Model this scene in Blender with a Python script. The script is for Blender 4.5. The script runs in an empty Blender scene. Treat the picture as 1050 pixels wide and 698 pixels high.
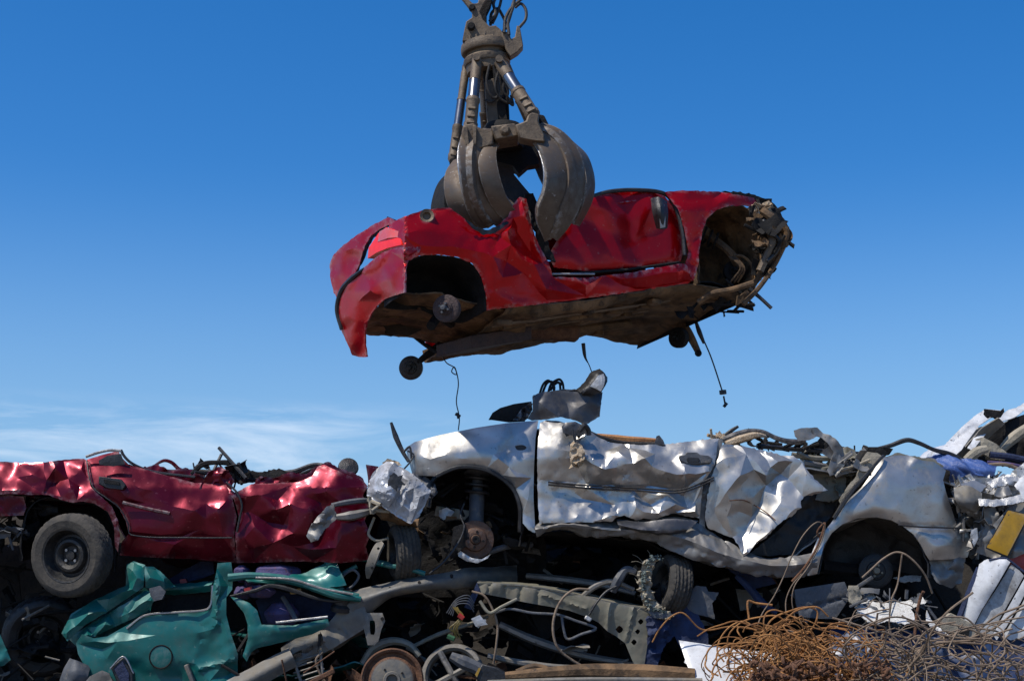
import bpy, math, random
import numpy as np
from mathutils import Vector, Matrix
from mathutils.geometry import delaunay_2d_cdt

scene = bpy.context.scene
COL = scene.collection
R = math.radians
F = 1600.0                       # focal length in photo pixels
HOR = 650.0                      # horizon row
CAMZ = 2.0
PITCH = math.atan((HOR - 349.0) / F)
cp, sp = math.cos(PITCH), math.sin(PITCH)

PUSH = 0.0
def at(u, v, Y):
    """world point on the plane y=Y seen at photo pixel (u, v)"""
    Y = Y + PUSH
    b = 349.0 - v
    ry = F * cp - b * sp
    rz = F * sp + b * cp
    t = Y / ry
    return Vector(((u - 525.0) * t, Y, CAMZ + rz * t))

def at_np(u, v, Y):
    Y = Y + PUSH
    b = 349.0 - v
    ry = F * cp - b * sp
    rz = F * sp + b * cp
    t = Y / ry
    return np.stack([(u - 525.0) * t, Y + 0 * t, CAMZ + rz * t], axis=-1)

# ---------------------------------------------------------------- materials
MATS = {}
def _mat(name):
    m = bpy.data.materials.new(name); m.use_nodes = True
    nt = m.node_tree
    for n in list(nt.nodes): nt.nodes.remove(n)
    out = nt.nodes.new('ShaderNodeOutputMaterial')
    b = nt.nodes.new('ShaderNodeBsdfPrincipled')
    nt.links.new(b.outputs[0], out.inputs[0])
    MATS[name] = m
    return m, nt, b

def _noise(nt, co, scale, detail=6, rough=.6, dist=0):
    n = nt.nodes.new('ShaderNodeTexNoise')
    n.inputs['Scale'].default_value = scale; n.inputs['Detail'].default_value = detail
    n.inputs['Roughness'].default_value = rough; n.inputs['Distortion'].default_value = dist
    nt.links.new(co, n.inputs['Vector'])
    return n.outputs['Fac']

def _ramp(nt, fac, p0, p1, c0=(0, 0, 0, 1), c1=(1, 1, 1, 1)):
    r = nt.nodes.new('ShaderNodeValToRGB')
    r.color_ramp.elements[0].position = p0; r.color_ramp.elements[1].position = p1
    r.color_ramp.elements[0].color = c0; r.color_ramp.elements[1].color = c1
    nt.links.new(fac, r.inputs[0])
    return r.outputs[0]

def _mix(nt, fac, a, b):
    m = nt.nodes.new('ShaderNodeMix'); m.data_type = 'RGBA'
    for sock, val in ((m.inputs[0], fac), (m.inputs[6], a), (m.inputs[7], b)):
        if hasattr(val, 'is_linked') or hasattr(val, 'links'): nt.links.new(val, sock)
        elif isinstance(val, (int, float)): sock.default_value = val
        else: sock.default_value = (*val[:3], 1)
    return m.outputs[2]

def _math(nt, op, a, b):
    m = nt.nodes.new('ShaderNodeMath'); m.operation = op; m.use_clamp = True
    for i, val in enumerate((a, b)):
        if isinstance(val, (int, float)): m.inputs[i].default_value = val
        else: nt.links.new(val, m.inputs[i])
    return m.outputs[0]

def _map(nt, sc):
    tc = nt.nodes.new('ShaderNodeTexCoord')
    mp = nt.nodes.new('ShaderNodeMapping'); mp.inputs['Scale'].default_value = sc
    nt.links.new(tc.outputs['Object'], mp.inputs[0])
    return mp.outputs[0]

def paint(name, col, metallic=.5, rough=.35, coat=.6, coat_rough=.12, dirt=.5, dirtcol=(.13, .085, .05), bump=.25, scratch=.5, bscale=9, spots=(.05, .04, .035), spec=.5, wear=.6, wearcol=(.30, .28, .26)):
    m, nt, b = _mat(name)
    co = _map(nt, (1, 1, 1))
    n1 = _noise(nt, co, 2.3, 10, .68, .4)
    n2 = _noise(nt, co, 17, 6, .7)
    nn = _math(nt, 'ADD', _math(nt, 'MULTIPLY', n1, .65), _math(nt, 'MULTIPLY', n2, .35))
    t = .62 - .16 * dirt
    dm = _ramp(nt, nn, t - .06, t + .12)
    dm = _math(nt, 'MULTIPLY', dm, min(1, .35 + dirt * .6))
    # fine scratches: a stretched noise, thresholded thin
    co2 = _map(nt, (3, 3, 70)); s1 = _noise(nt, co2, 1.7, 4, .7, 1.2)
    sm = _ramp(nt, s1, .66, .70)
    sm2 = _ramp(nt, _noise(nt, co, 31, 3, .5), .67, .71)
    sm = _math(nt, 'MAXIMUM', sm, sm2)
    sm = _math(nt, 'MULTIPLY', sm, scratch)
    var = _ramp(nt, _noise(nt, co, 5, 5, .6), .3, .75, (*[c * .8 for c in col], 1), (*[min(1, c * 1.12) for c in col], 1))
    c = _mix(nt, dm, var, dirtcol)
    c = _mix(nt, sm, c, spots)
    # bare, chipped metal along sharp folds and edges
    gp = nt.nodes.new('ShaderNodeNewGeometry')
    pm = _ramp(nt, gp.outputs['Pointiness'], .53, .60)
    pm = _math(nt, 'MULTIPLY', pm, _ramp(nt, _noise(nt, co, 24, 5, .7), .44, .60)); pm = _math(nt, 'MULTIPLY', pm, wear)
    c = _mix(nt, pm, c, wearcol)
    b.inputs['Specular IOR Level'].default_value = spec
    nt.links.new(c, b.inputs['Base Color'])
    met = nt.nodes.new('ShaderNodeMapRange'); nt.links.new(dm, met.inputs[0])
    met.inputs[3].default_value = metallic; met.inputs[4].default_value = metallic * .25
    nt.links.new(met.outputs[0], b.inputs['Metallic'])
    ro = nt.nodes.new('ShaderNodeMapRange'); nt.links.new(dm, ro.inputs[0])
    ro.inputs[3].default_value = rough; ro.inputs[4].default_value = .85
    nt.links.new(ro.outputs[0], b.inputs['Roughness'])
    cw = nt.nodes.new('ShaderNodeMapRange'); nt.links.new(dm, cw.inputs[0])
    cw.inputs[3].default_value = coat; cw.inputs[4].default_value = 0
    nt.links.new(cw.outputs[0], b.inputs['Coat Weight'])
    b.inputs['Coat Roughness'].default_value = coat_rough
    bp = nt.nodes.new('ShaderNodeBump'); bp.inputs['Strength'].default_value = bump; bp.inputs['Distance'].default_value = .02
    h = _math(nt, 'ADD', _math(nt, 'MULTIPLY', _noise(nt, co, bscale, 5, .55, .8), .8), _math(nt, 'MULTIPLY', n2, .2))
    nt.links.new(h, bp.inputs['Height']); nt.links.new(bp.outputs[0], b.inputs['Normal'])
    return m

def rough_mat(name, c1, c2, scale=8, metallic=0., rough=.75, bump=.5, c3=None, spec=.5, bd=.02):
    m, nt, b = _mat(name)
    co = _map(nt, (1, 1, 1))
    n1 = _noise(nt, co, scale, 9, .65, .5)
    c = _mix(nt, _ramp(nt, n1, .38, .62), c1, c2)
    if c3: c = _mix(nt, _ramp(nt, _noise(nt, co, scale * 2.7, 6, .7), .55, .66), c, c3)
    nt.links.new(c, b.inputs['Base Color'])
    b.inputs['Metallic'].default_value = metallic
    b.inputs['Specular IOR Level'].default_value = spec
    rr = nt.nodes.new('ShaderNodeMapRange'); nt.links.new(n1, rr.inputs[0])
    rr.inputs[3].default_value = max(.05, rough - .18); rr.inputs[4].default_value = min(1, rough + .18)
    nt.links.new(rr.outputs[0], b.inputs['Roughness'])
    bp = nt.nodes.new('ShaderNodeBump'); bp.inputs['Strength'].default_value = bump; bp.inputs['Distance'].default_value = bd
    nt.links.new(_noise(nt, co, scale * 3, 8, .7), bp.inputs['Height']); nt.links.new(bp.outputs[0], b.inputs['Normal'])
    return m

# ---------------------------------------------------------------- object making
def tag(o, label=None, cat=None, group=None, kind=None):
    if label: o['label'] = label
    if cat: o['category'] = cat
    if group: o['group'] = group
    if kind: o['kind'] = kind
    return o

def thing(name, label, cat, p, group=None):
    o = bpy.data.objects.new(name, None); o.empty_display_size = .2
    COL.objects.link(o); o.location = p
    tag(o, label, cat, group)
    return o

def mk(name, verts, faces, mat, parent=None, smooth=True, thick=0., off=-1., sharp=None, rim=True):
    v = np.asarray(verts, dtype=float)
    c = v.mean(axis=0); c[2] = v[:, 2].min()
    me = bpy.data.meshes.new(name)
    me.from_pydata((v - c).tolist(), [], [list(f) for f in faces])
    me.materials.append(mat)
    if smooth: me.polygons.foreach_set('use_smooth', [True] * len(me.polygons))
    me.update()
    if sharp and smooth: me.set_sharp_from_angle(angle=R(sharp))
    o = bpy.data.objects.new(name, me); COL.objects.link(o)
    if parent:
        w = Vector((0, 0, 0)); p = parent
        while p: w += p.location; p = p.parent
        o.parent = parent; o.location = Vector(c) - w
    else: o.location = c
    if thick:
        md = o.modifiers.new('thickness', 'SOLIDIFY'); md.thickness = thick; md.offset = off; md.use_rim = rim
        if smooth: e = o.modifiers.new('crisp_edges', 'EDGE_SPLIT'); e.split_angle = R(40)
    return o

# ---------------------------------------------------------------- crumple fields
def _h2(i, j, seed):
    a = (i.astype(np.int64) * 73856093) ^ (j.astype(np.int64) * 19349663) ^ (seed * 83492791)
    a = (a ^ (a >> 13)) * 1274126177 & 0x7fffffff
    return ((a ^ (a >> 9)) % 10007) / 10007.0

def smooth_noise(x, y, seed):
    xi, yi = np.floor(x), np.floor(y); fx, fy = x - xi, y - yi
    fx = fx * fx * (3 - 2 * fx); fy = fy * fy * (3 - 2 * fy)
    a = _h2(xi, yi, seed); b = _h2(xi + 1, yi, seed); c = _h2(xi, yi + 1, seed); d = _h2(xi + 1, yi + 1, seed)
    return (a * (1 - fx) + b * fx) * (1 - fy) + (c * (1 - fx) + d * fx) * fy

def facets(x, y, seed):
    """piecewise-linear noise on a warped triangle lattice: the folds of crushed sheet metal, range about -1..1"""
    wx = x + 1.1 * (smooth_noise(x * .9, y * .9, seed + 5) - .5); wy = y + 1.1 * (smooth_noise(x * .9, y * .9, seed + 9) - .5)
    s = (wx + wy) * .36602540; i = np.floor(wx + s); j = np.floor(wy + s)
    fx = (wx + s) - i; fy = (wy + s) - j
    up = fx > fy
    h00 = _h2(i, j, seed); h11 = _h2(i + 1, j + 1, seed)
    h10 = _h2(i + 1, j, seed); h01 = _h2(i, j + 1, seed)
    z1 = h00 * (1 - fx) + h10 * (fx - fy) + h11 * fy
    z2 = h00 * (1 - fy) + h01 * (fy - fx) + h11 * fx
    return 2 * np.where(up, z1, z2) - 1

def crumple(x, y, scale, seed, octaves=2):
    z = facets(x / scale, y / scale, seed)
    if octaves > 1: z = z + .38 * facets(x / scale * 2.3, y / scale * 2.3, seed + 31)
    if octaves > 2: z = z + .16 * facets(x / scale * 5.1, y / scale * 5.1, seed + 57)
    return z

def catmull(P, n, closed=False):
    P = np.asarray(P, dtype=float)
    if len(P) < 3:
        t = np.linspace(0, 1, n)[:, None]; return P[0] * (1 - t) + P[-1] * t
    d = np.r_[0, np.cumsum(np.linalg.norm(np.diff(P, axis=0), axis=1) + 1e-6)]
    T = np.linspace(0, d[-1], n)
    Q = np.vstack([2 * P[0] - P[1], P, 2 * P[-1] - P[-2]])
    out = []
    for t in T:
        k = min(max(np.searchsorted(d, t) - 1, 0), len(P) - 2)
        s = (t - d[k]) / (d[k + 1] - d[k])
        p0, p1, p2, p3 = Q[k], Q[k + 1], Q[k + 2], Q[k + 3]
        L = d[k + 1] - d[k]
        Lp = d[k] - d[k - 1] if k > 0 else L; Ln = d[k + 2] - d[k + 1] if k + 2 < len(d) else L
        m1 = (p2 - p0) / (L + Lp) * L; m2 = (p3 - p1) / (L + Ln) * L
        s2, s3 = s * s, s * s * s
        out.append((2 * s3 - 3 * s2 + 1) * p1 + (s3 - 2 * s2 + s) * m1 + (-2 * s3 + 3 * s2) * p2 + (s3 - s2) * m2)
    return np.array(out)

def inpoly(px, py, poly):
    x, y = np.asarray(px, float), np.asarray(py, float)
    r = np.zeros(x.shape, bool); n = len(poly)
    for i in range(n):
        x1, y1 = poly[i]; x2, y2 = poly[(i + 1) % n]
        c = ((y1 > y) != (y2 > y))
        if y1 != y2: r ^= c & (x < (x2 - x1) * (y - y1) / (y2 - y1) + x1)
    return r

def edgedist(px, py, poly):
    x, y = np.asarray(px, float), np.asarray(py, float); best = np.full(x.shape, 1e9); n = len(poly)
    for i in range(n):
        ax, ay = poly[i]; bx, by = poly[(i + 1) % n]
        dx, dy = bx - ax, by - ay; L = dx * dx + dy * dy + 1e-9
        t = np.clip(((x - ax) * dx + (y - ay) * dy) / L, 0, 1)
        best = np.minimum(best, np.hypot(x - ax - t * dx, y - ay - t * dy))
    return best

def ctrl_field(ctrl, bb):
    """piecewise-linear height (cm) through hand-placed crease points"""
    P = [(c[0], c[1]) for c in ctrl]; Z = [c[2] for c in ctrl]
    def idw(x, y):
        w = [1 / ((x - a) ** 2 + (y - b) ** 2 + 1) ** 1.5 for a, b in P]
        return sum(i * z for i, z in zip(w, Z)) / sum(w)
    x0, y0, x1, y1 = bb
    ex = []
    for k in range(5):
        for q in ((x0 + (x1 - x0) * k / 4, y0 - 9), (x0 + (x1 - x0) * k / 4, y1 + 9), (x0 - 9, y0 + (y1 - y0) * k / 4), (x1 + 9, y0 + (y1 - y0) * k / 4)):
            ex.append((q, idw(*q)))
    P2 = P + [e[0] for e in ex]; Z2 = Z + [e[1] for e in ex]
    res = delaunay_2d_cdt([Vector(p) for p in P2], [], [], 0, 1e-6)
    ov, tris, orig = res[0], res[2], res[3]
    zz = [Z2[o[0]] for o in orig]
    def f(x, y):
        z = np.zeros(x.shape); done = np.zeros(x.shape, bool)
        for t in tris:
            a, b, c = (ov[i] for i in t); za, zb, zc = (zz[i] for i in t)
            det = (b.y - c.y) * (a.x - c.x) + (c.x - b.x) * (a.y - c.y)
            if abs(det) < 1e-9: continue
            l1 = ((b.y - c.y) * (x - c.x) + (c.x - b.x) * (y - c.y)) / det
            l2 = ((c.y - a.y) * (x - c.x) + (a.x - c.x) * (y - c.y)) / det
            l3 = 1 - l1 - l2
            m = (l1 >= -1e-6) & (l2 >= -1e-6) & (l3 >= -1e-6) & ~done
            z[m] = (l1 * za + l2 * zb + l3 * zc)[m]; done |= m
        return z
    n0 = len(P); segs = set()
    for t in tris:
        for i in range(3):
            a, b = t[i], t[(i + 1) % 3]
            if orig[a] and orig[b] and orig[a][0] < n0 and orig[b][0] < n0: segs.add((min(a, b), max(a, b)))
    f.segs = [((ov[a].x, ov[a].y), (ov[b].x, ov[b].y)) for a, b in segs]
    return f

def warp2(u, v, seed, amp=1.5, sc=11.):
    return (amp * 2 * (smooth_noise(u / sc, v / sc, seed + 71) - .5), amp * 2 * (smooth_noise(u / sc, v / sc, seed + 83) - .5))

def panel(name, outline, Y, mat, parent=None, ctrl=None, soft=2.5, cr=(0, 40), creases=(), roll=(2.5, .3), step=4, thick=.006, holes=(), seed=1, jag=0, off=-1, smoothout=False):
    """sheet-metal panel: an outline in photo pixels at depth Y (number or function of u, v), with folds in centimetres towards the viewer"""
    rnd = random.Random(seed)
    def dens(poly, sm):
        if sm:
            q = catmull(list(poly) + [poly[0]], max(12, int(sum(math.dist(poly[i], poly[(i + 1) % len(poly)]) for i in range(len(poly))) / step)))[:-1]
            return [tuple(p) for p in q]
        out = []
        for i in range(len(poly)):
            a, b = poly[i], poly[(i + 1) % len(poly)]
            n = max(1, int(round(math.dist(a, b) / step)))
            for k in range(n):
                t = k / n; j = jag if k else jag * .3
                out.append((a[0] + (b[0] - a[0]) * t + rnd.uniform(-j, j), a[1] + (b[1] - a[1]) * t + rnd.uniform(-j, j)))
        return out
    polys = [dens(outline, smoothout)] + [dens(h, True) for h in holes]
    xs = [p[0] for p in polys[0]]; ys = [p[1] for p in polys[0]]
    bb = (min(xs), min(ys), max(xs), max(ys))
    gx, gy = np.meshgrid(np.arange(bb[0], bb[2], step), np.arange(bb[1], bb[3], step * .87))
    gx = gx + (np.arange(gx.shape[0]) % 2)[:, None] * step * .5
    gx, gy = gx.ravel(), gy.ravel()
    rs = np.random.RandomState(seed); gx = gx + rs.uniform(-.2, .2, gx.shape) * step; gy = gy + rs.uniform(-.2, .2, gy.shape) * step
    k = inpoly(gx, gy, polys[0]) & (edgedist(gx, gy, polys[0]) > step * .55)
    for h in polys[1:]: k &= ~inpoly(gx, gy, h) & (edgedist(gx, gy, h) > step * .55)
    gx, gy = gx[k], gy[k]
    pts, edges = [], []
    for p in polys:
        s = len(pts); pts += p; edges += [(s + i, s + (i + 1) % len(p)) for i in range(len(p))]
    fld = None
    if ctrl:
        fld = ctrl_field(ctrl, bb)
        if soft <= 0:          # hard folds: mesh edges run along them
            for (a, b) in fld.segs:
                n = max(1, int(math.dist(a, b) / 3.5)); T_ = np.linspace(0, 1, n + 1)
                q = np.array([[a[0] + (b[0] - a[0]) * t, a[1] + (b[1] - a[1]) * t] for t in T_])
                wx, wy = warp2(q[:, 0], q[:, 1], seed); q = q - np.stack([wx, wy], 1)
                ok = inpoly(q[:, 0], q[:, 1], polys[0]) & (edgedist(q[:, 0], q[:, 1], polys[0]) > 1.0)
                for h in polys[1:]: ok &= ~inpoly(q[:, 0], q[:, 1], h)
                s0 = len(pts); pts += [tuple(x) for x in q[ok]]
                idx = [i for i in range(len(q)) if ok[i]]
                edges += [(s0 + k, s0 + k + 1) for k in range(len(idx) - 1) if idx[k + 1] == idx[k] + 1]
                if len(gx):
                    dd = np.min(np.hypot(gx[:, None] - q[None, :, 0], gy[:, None] - q[None, :, 1]), axis=1); kk = dd > step * .62; gx, gy = gx[kk], gy[kk]
    pts += list(zip(gx, gy))
    res = delaunay_2d_cdt([Vector(p) for p in pts], edges, [], 0, 1e-5)
    V = np.array([(v.x, v.y) for v in res[0]]); T = np.array([t for t in res[2] if len(t) == 3])
    cen = V[T].mean(axis=1)
    k = inpoly(cen[:, 0], cen[:, 1], polys[0])
    for h in polys[1:]: k &= ~inpoly(cen[:, 0], cen[:, 1], h)
    T = T[k]
    u, v = V[:, 0], V[:, 1]
    d = np.zeros(u.shape)
    if ctrl:
        f = fld; wx, wy = warp2(u, v, seed) if soft <= 0 else (0, 0)
        if soft <= 0:
            hard = .85 if soft == 0 else .5
            d += hard * f(np.clip(u + wx, bb[0] - 8, bb[2] + 8), np.clip(v + wy, bb[1] - 8, bb[3] + 8))
            for q in range(8):
                rq = (3.2 if q % 2 else 6.5); d += (1 - hard) / 8 * 1.12 * f(np.clip(u + wx + rq * math.cos(q * .785), bb[0] - 8, bb[2] + 8), np.clip(v + wy + rq * math.sin(q * .785), bb[1] - 8, bb[3] + 8))
        offs = [] if soft <= 0 else [(0, 0)] + [(soft * math.cos(a), soft * math.sin(a)) for a in (0, 1.05, 2.09, 3.14, 4.19, 5.24)]
        for ox, oy in offs: d += f(np.clip(u + ox, bb[0] - 8, bb[2] + 8), np.clip(v + oy, bb[1] - 8, bb[3] + 8)) / len(offs)
    if cr[0]:
        # buckles come in groups with flatter metal between them
        grp = np.clip(smooth_noise(u / 55 + 3, v / 38 + 7, seed + 3) * 2.6 - .75, .12, 1.5)
        d += cr[0] * grp * 1.35 * crumple(u, v, cr[1], seed, 2)
        if len(cr) > 2: d += .16 * grp * facets(u / 6.5, v / 6.5, seed + 11)
    for (u1, v1, u2, v2, w, h) in creases:
        dx, dy = u2 - u1, v2 - v1; L = dx * dx + dy * dy
        t = np.clip(((u - u1) * dx + (v - v1) * dy) / L, 0, 1)
        dist = np.hypot(u - u1 - t * dx, v - v1 - t * dy); d += h * np.clip(1 - dist / w, 0, 1)
    if roll[0]: d -= roll[1] * np.exp(-edgedist(u, v, polys[0]) / roll[0])
    Yv = (Y(u, v) if callable(Y) else Y) - d * .01
    W = at_np(u, v, Yv)
    used = np.unique(T); mp = -np.ones(len(V), int); mp[used] = np.arange(len(used))
    W = W[used]; T = mp[T]
    # faces towards the viewer (normal -Y)
    a, b, c = W[T[:, 0]], W[T[:, 1]], W[T[:, 2]]
    n = np.cross(b - a, c - a); flip = n[:, 1] > 0
    T[flip] = T[flip][:, ::-1]
    return mk(name, W, T.tolist(), mat, parent, True, thick, off, 17 if soft <= 0 else None)

def loft(name, rows, mat, parent=None, nu=24, nv=12, cr=0, scale=.25, thick=.006, seed=1, world=False, off=0, sharp=None, lin=False, octs=2):
    """smooth sheet through rows of (u, v, Y) points"""
    RW = []
    for r in rows:
        p = np.array([(tuple(q) if world else tuple(at(*q))) for q in r]); RW.append(catmull(p, nu))
    RW = np.array(RW)
    G = np.array([[None] * nu] * nv, dtype=object)
    cols = []
    for i in range(nu):
        c = RW[:, i]
        if lin:
            t = np.linspace(0, len(c) - 1, nv); k = np.minimum(t.astype(int), len(c) - 2); s = (t - k)[:, None]
            cols.append(c[k] * (1 - s) + c[k + 1] * s)
        else: cols.append(catmull(c, nv))
    G = np.array(cols).transpose(1, 0, 2)       # nv, nu, 3
    if cr:
        du = np.gradient(G, axis=1); dv = np.gradient(G, axis=0)
        n = np.cross(du, dv); n /= (np.linalg.norm(n, axis=2, keepdims=True) + 1e-9)
        su = np.cumsum(np.linalg.norm(np.diff(G, axis=1, prepend=G[:, :1]), axis=2), axis=1)
        sv = np.cumsum(np.linalg.norm(np.diff(G, axis=0, prepend=G[:1]), axis=2), axis=0)
        G = G + n * (cr * crumple(su, sv, scale, seed, octs))[..., None]
    V = G.reshape(-1, 3)
    Fc = [(j * nu + i, j * nu + i + 1, (j + 1) * nu + i + 1, (j + 1) * nu + i) for j in range(nv - 1) for i in range(nu - 1)]
    return mk(name, V, Fc, mat, parent, True, thick, off, sharp)

class MB:
    """collects shapes into one mesh"""
    def __init__(s): s.v = []; s.f = []
    def add(s, v, f):
        k = len(s.v); s.v += [tuple(x) for x in v]; s.f += [tuple(i + k for i in q) for q in f]; return s
    def tube(s, P, r, sides=8, n=None, world=False, cap=True, smooth=True):
        P = [Vector(p) if world else at(*p) for p in P]
        P = catmull([tuple(p) for p in P], n or max(2, len(P) * 6)) if smooth and len(P) > 2 else np.array([tuple(p) for p in P])
        m = len(P)
        rad = np.interp(np.linspace(0, 1, m), np.linspace(0, 1, len(r)), r) if hasattr(r, '__len__') else [r] * m
        t = np.gradient(P, axis=0); ref = Vector((.13, .31, .94)); vs = []; fs = []
        prev = None
        for i in range(m):
            T = Vector(t[i]).normalized()
            a = (prev - T * prev.dot(T)) if prev is not None else T.cross(ref)
            if a.length < 1e-6: a = T.orthogonal()
            a.normalize(); prev = a; b = T.cross(a)
            for k in range(sides):
                an = 2 * math.pi * k / sides
                vs.append(Vector(P[i]) + (a * math.cos(an) + b * math.sin(an)) * rad[i])
        for i in range(m - 1):
            for k in range(sides):
                k2 = (k + 1) % sides; fs.append((i * sides + k, i * sides + k2, (i + 1) * sides + k2, (i + 1) * sides + k))
        if cap: fs.append(tuple(range(sides))[::-1]); fs.append(tuple((m - 1) * sides + k for k in range(sides)))
        return s.add(vs, fs)
    def lathe(s, c, axis, prof, seg=32, fn=None):
        """profile (radius, height along axis), closed with caps where radius is 0"""
        c = Vector(c); ax = Vector(axis).normalized(); a = ax.orthogonal().normalized(); b = ax.cross(a)
        vs, fs = [], []
        for j, (r, h) in enumerate(prof):
            for k in range(seg):
                an = 2 * math.pi * k / seg; rr = r + (fn(j, k) if fn else 0)
                vs.append(c + ax * h + (a * math.cos(an) + b * math.sin(an)) * rr)
        for j in range(len(prof) - 1):
            for k in range(seg):
                k2 = (k + 1) % seg; fs.append((j * seg + k, j * seg + k2, (j + 1) * seg + k2, (j + 1) * seg + k))
        return s.add(vs, fs)
    def box(s, c, X, Yv, Z):
        """box from centre and three half-axis vectors, edges chamfered"""
        c, X, Yv, Z = map(Vector, (c, X, Yv, Z))
        k = .006
        def sh(w): return max(.0, 1 - k / max(w.length, 1e-6))
        vs = []; idx = {}
        for sx in (-1, 1):
            for sy in (-1, 1):
                for sz in (-1, 1):
                    for q, (a, b_, d) in enumerate(((1, sh(Yv), sh(Z)), (sh(X), 1, sh(Z)), (sh(X), sh(Yv), 1))):
                        idx[sx, sy, sz, q] = len(vs); vs.append(c + X * sx * a + Yv * sy * b_ + Z * sz * d)
        fs = []
        for g in (-1, 1):
            fs.append([idx[g, a, b_, 0] for a, b_ in ((-1, -1), (1, -1), (1, 1), (-1, 1))])
            fs.append([idx[a, g, b_, 1] for a, b_ in ((-1, -1), (1, -1), (1, 1), (-1, 1))])
            fs.append([idx[a, b_, g, 2] for a, b_ in ((-1, -1), (1, -1), (1, 1), (-1, 1))])
        for a in (-1, 1):
            for b_ in (-1, 1):
                fs.append([idx[a, b_, -1, 0], idx[a, b_, 1, 0], idx[a, b_, 1, 1], idx[a, b_, -1, 1]])
                fs.append([idx[a, -1, b_, 0], idx[a, 1, b_, 0], idx[a, 1, b_, 2], idx[a, -1, b_, 2]])
                fs.append([idx[-1, a, b_, 1], idx[1, a, b_, 1], idx[1, a, b_, 2], idx[-1, a, b_, 2]])
        for a in (-1, 1):
            for b_ in (-1, 1):
                for d in (-1, 1): fs.append([idx[a, b_, d, q] for q in range(3)])
        return s.add(vs, fs)
    def bar(s, p, q, w, h, up=(0, 0, 1)):
        p = at(*p) if len(p) == 3 and not isinstance(p, Vector) else p; q = at(*q) if not isinstance(q, Vector) else q
        d = q - p; x = d.normalized(); y = Vector(up).cross(x)
        if y.length < .01: y = Vector((0, 1, 0)).cross(x)
        y.normalize(); z = x.cross(y)
        return s.box((p + q) / 2, d / 2, y * w / 2, z * h / 2)
    def slab(s, poly, Y0, Y1):
        """flat plate: photo-pixel outline between depth Y0 and Y1 (each a number or function of u, v)"""
        from mathutils.geometry import tessellate_polygon
        f0 = Y0 if callable(Y0) else (lambda u, v: Y0); 
        A = [at(u, v, f0(u, v)) for u, v in poly]; B = [p + (Y1 if isinstance(Y1, Vector) else Vector((0, Y1, 0))) for p in A]
        n = len(A)
        tri = tessellate_polygon([[Vector((p[0], p[1], 0)) for p in poly]])
        fs = [tuple(t) for t in tri] + [tuple(i + n for i in t[::-1]) for t in tri]
        fs += [(i, (i + 1) % n, n + (i + 1) % n, n + i) for i in range(n)]
        return s.add(A + B, fs)
    def build(s, name, mat, parent=None, smooth=True, sharp=35, thick=0, bevel=0):
        o = mk(name, s.v, s.f, mat, parent, smooth, thick, 0, sharp)
        import bmesh
        bm = bmesh.new(); bm.from_mesh(o.data); bmesh.ops.recalc_face_normals(bm, faces=bm.faces); bm.to_mesh(o.data); bm.free()
        if sharp and smooth: o.data.set_sharp_from_angle(angle=R(sharp))
        if bevel:
            md = o.modifiers.new('bevel', 'BEVEL'); md.width = bevel; md.segments = 2; md.limit_method = 'ANGLE'
        return o

def frags(mb, n, region, Yr, size, rnd, rods=.3, flat=.0):
    """bent offcuts of sheet metal and rod, heaped in a pixel region between two depths"""
    xs = [p[0] for p in region]; ys = [p[1] for p in region]; c = 0
    while c < n:
        u, v = rnd.uniform(min(xs), max(xs)), rnd.uniform(min(ys), max(ys))
        if not inpoly(np.array([u]), np.array([v]), region)[0]: continue
        c += 1
        p = at(u, v, rnd.uniform(*Yr)); s = rnd.uniform(*size)
        q = Matrix.Rotation(rnd.uniform(-1.2, 1.2), 3, 'Y') @ Matrix.Rotation(rnd.uniform(-3, 3), 3, 'X') @ Matrix.Rotation(rnd.uniform(-.8, .8), 3, 'Z')
        if rnd.random() < rods:
            L = s * rnd.uniform(1, 2.4); k = rnd.uniform(-.5, .5) * L
            mb.tube([p - q @ Vector((L / 2, 0, 0)), p + q @ Vector((0, 0, k * .5)), p + q @ Vector((L / 2, 0, k))], rnd.uniform(.004, .014), 6, 8, True)
        else:
            w, h = s, s * rnd.uniform(.25, .8); nx, ny = 6, 4; b1 = rnd.uniform(-.6, .6) * s; b2 = rnd.uniform(-.5, .5) * s
            sd = rnd.randrange(999); vs = []
            for t in (0, 1):
                for j in range(ny):
                    for i in range(nx):
                        a, b = i / (nx - 1) - .5, j / (ny - 1) - .5
                        z = b1 * a * a + b2 * abs(b) + .18 * s * float(facets(np.array([a * 3.]), np.array([b * 3.]), sd)[0])
                        vs.append(p + q @ Vector((a * w * (1 + .3 * b), b * h * (1 - .4 * a), z + t * .005)))
            fs = []; N = nx * ny
            for j in range(ny - 1):
                for i in range(nx - 1):
                    f = (j * nx + i, j * nx + i + 1, (j + 1) * nx + i + 1, (j + 1) * nx + i)
                    fs.append(f); fs.append(tuple(N + k for k in f[::-1]))
            ring = [i for i in range(nx)] + [j * nx + nx - 1 for j in range(1, ny)] + [(ny - 1) * nx + i for i in range(nx - 2, -1, -1)] + [j * nx for j in range(ny - 2, 0, -1)]
            for i in range(len(ring)):
                a, b = ring[i], ring[(i + 1) % len(ring)]; fs.append((b, a, N + a, N + b))
            mb.add(vs, fs)
    return mb

def frags_each(name, mat, parent, n, region, Yr, size, rnd, rods=.3):
    for _ in range(n):
        m = MB(); frags(m, 1, region, Yr, size, rnd, rods); m.build(name, mat, parent)

# ================================================================ camera, sky, sun
cam = bpy.data.cameras.new('camera'); camo = bpy.data.objects.new('camera', cam); COL.objects.link(camo)
camo.location = (0, 0, CAMZ); camo.rotation_euler = (math.pi / 2 + PITCH, 0, 0)
cam.sensor_width = 36; cam.lens = F / 1050 * 36; cam.clip_end = 3000
scene.camera = camo

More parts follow.
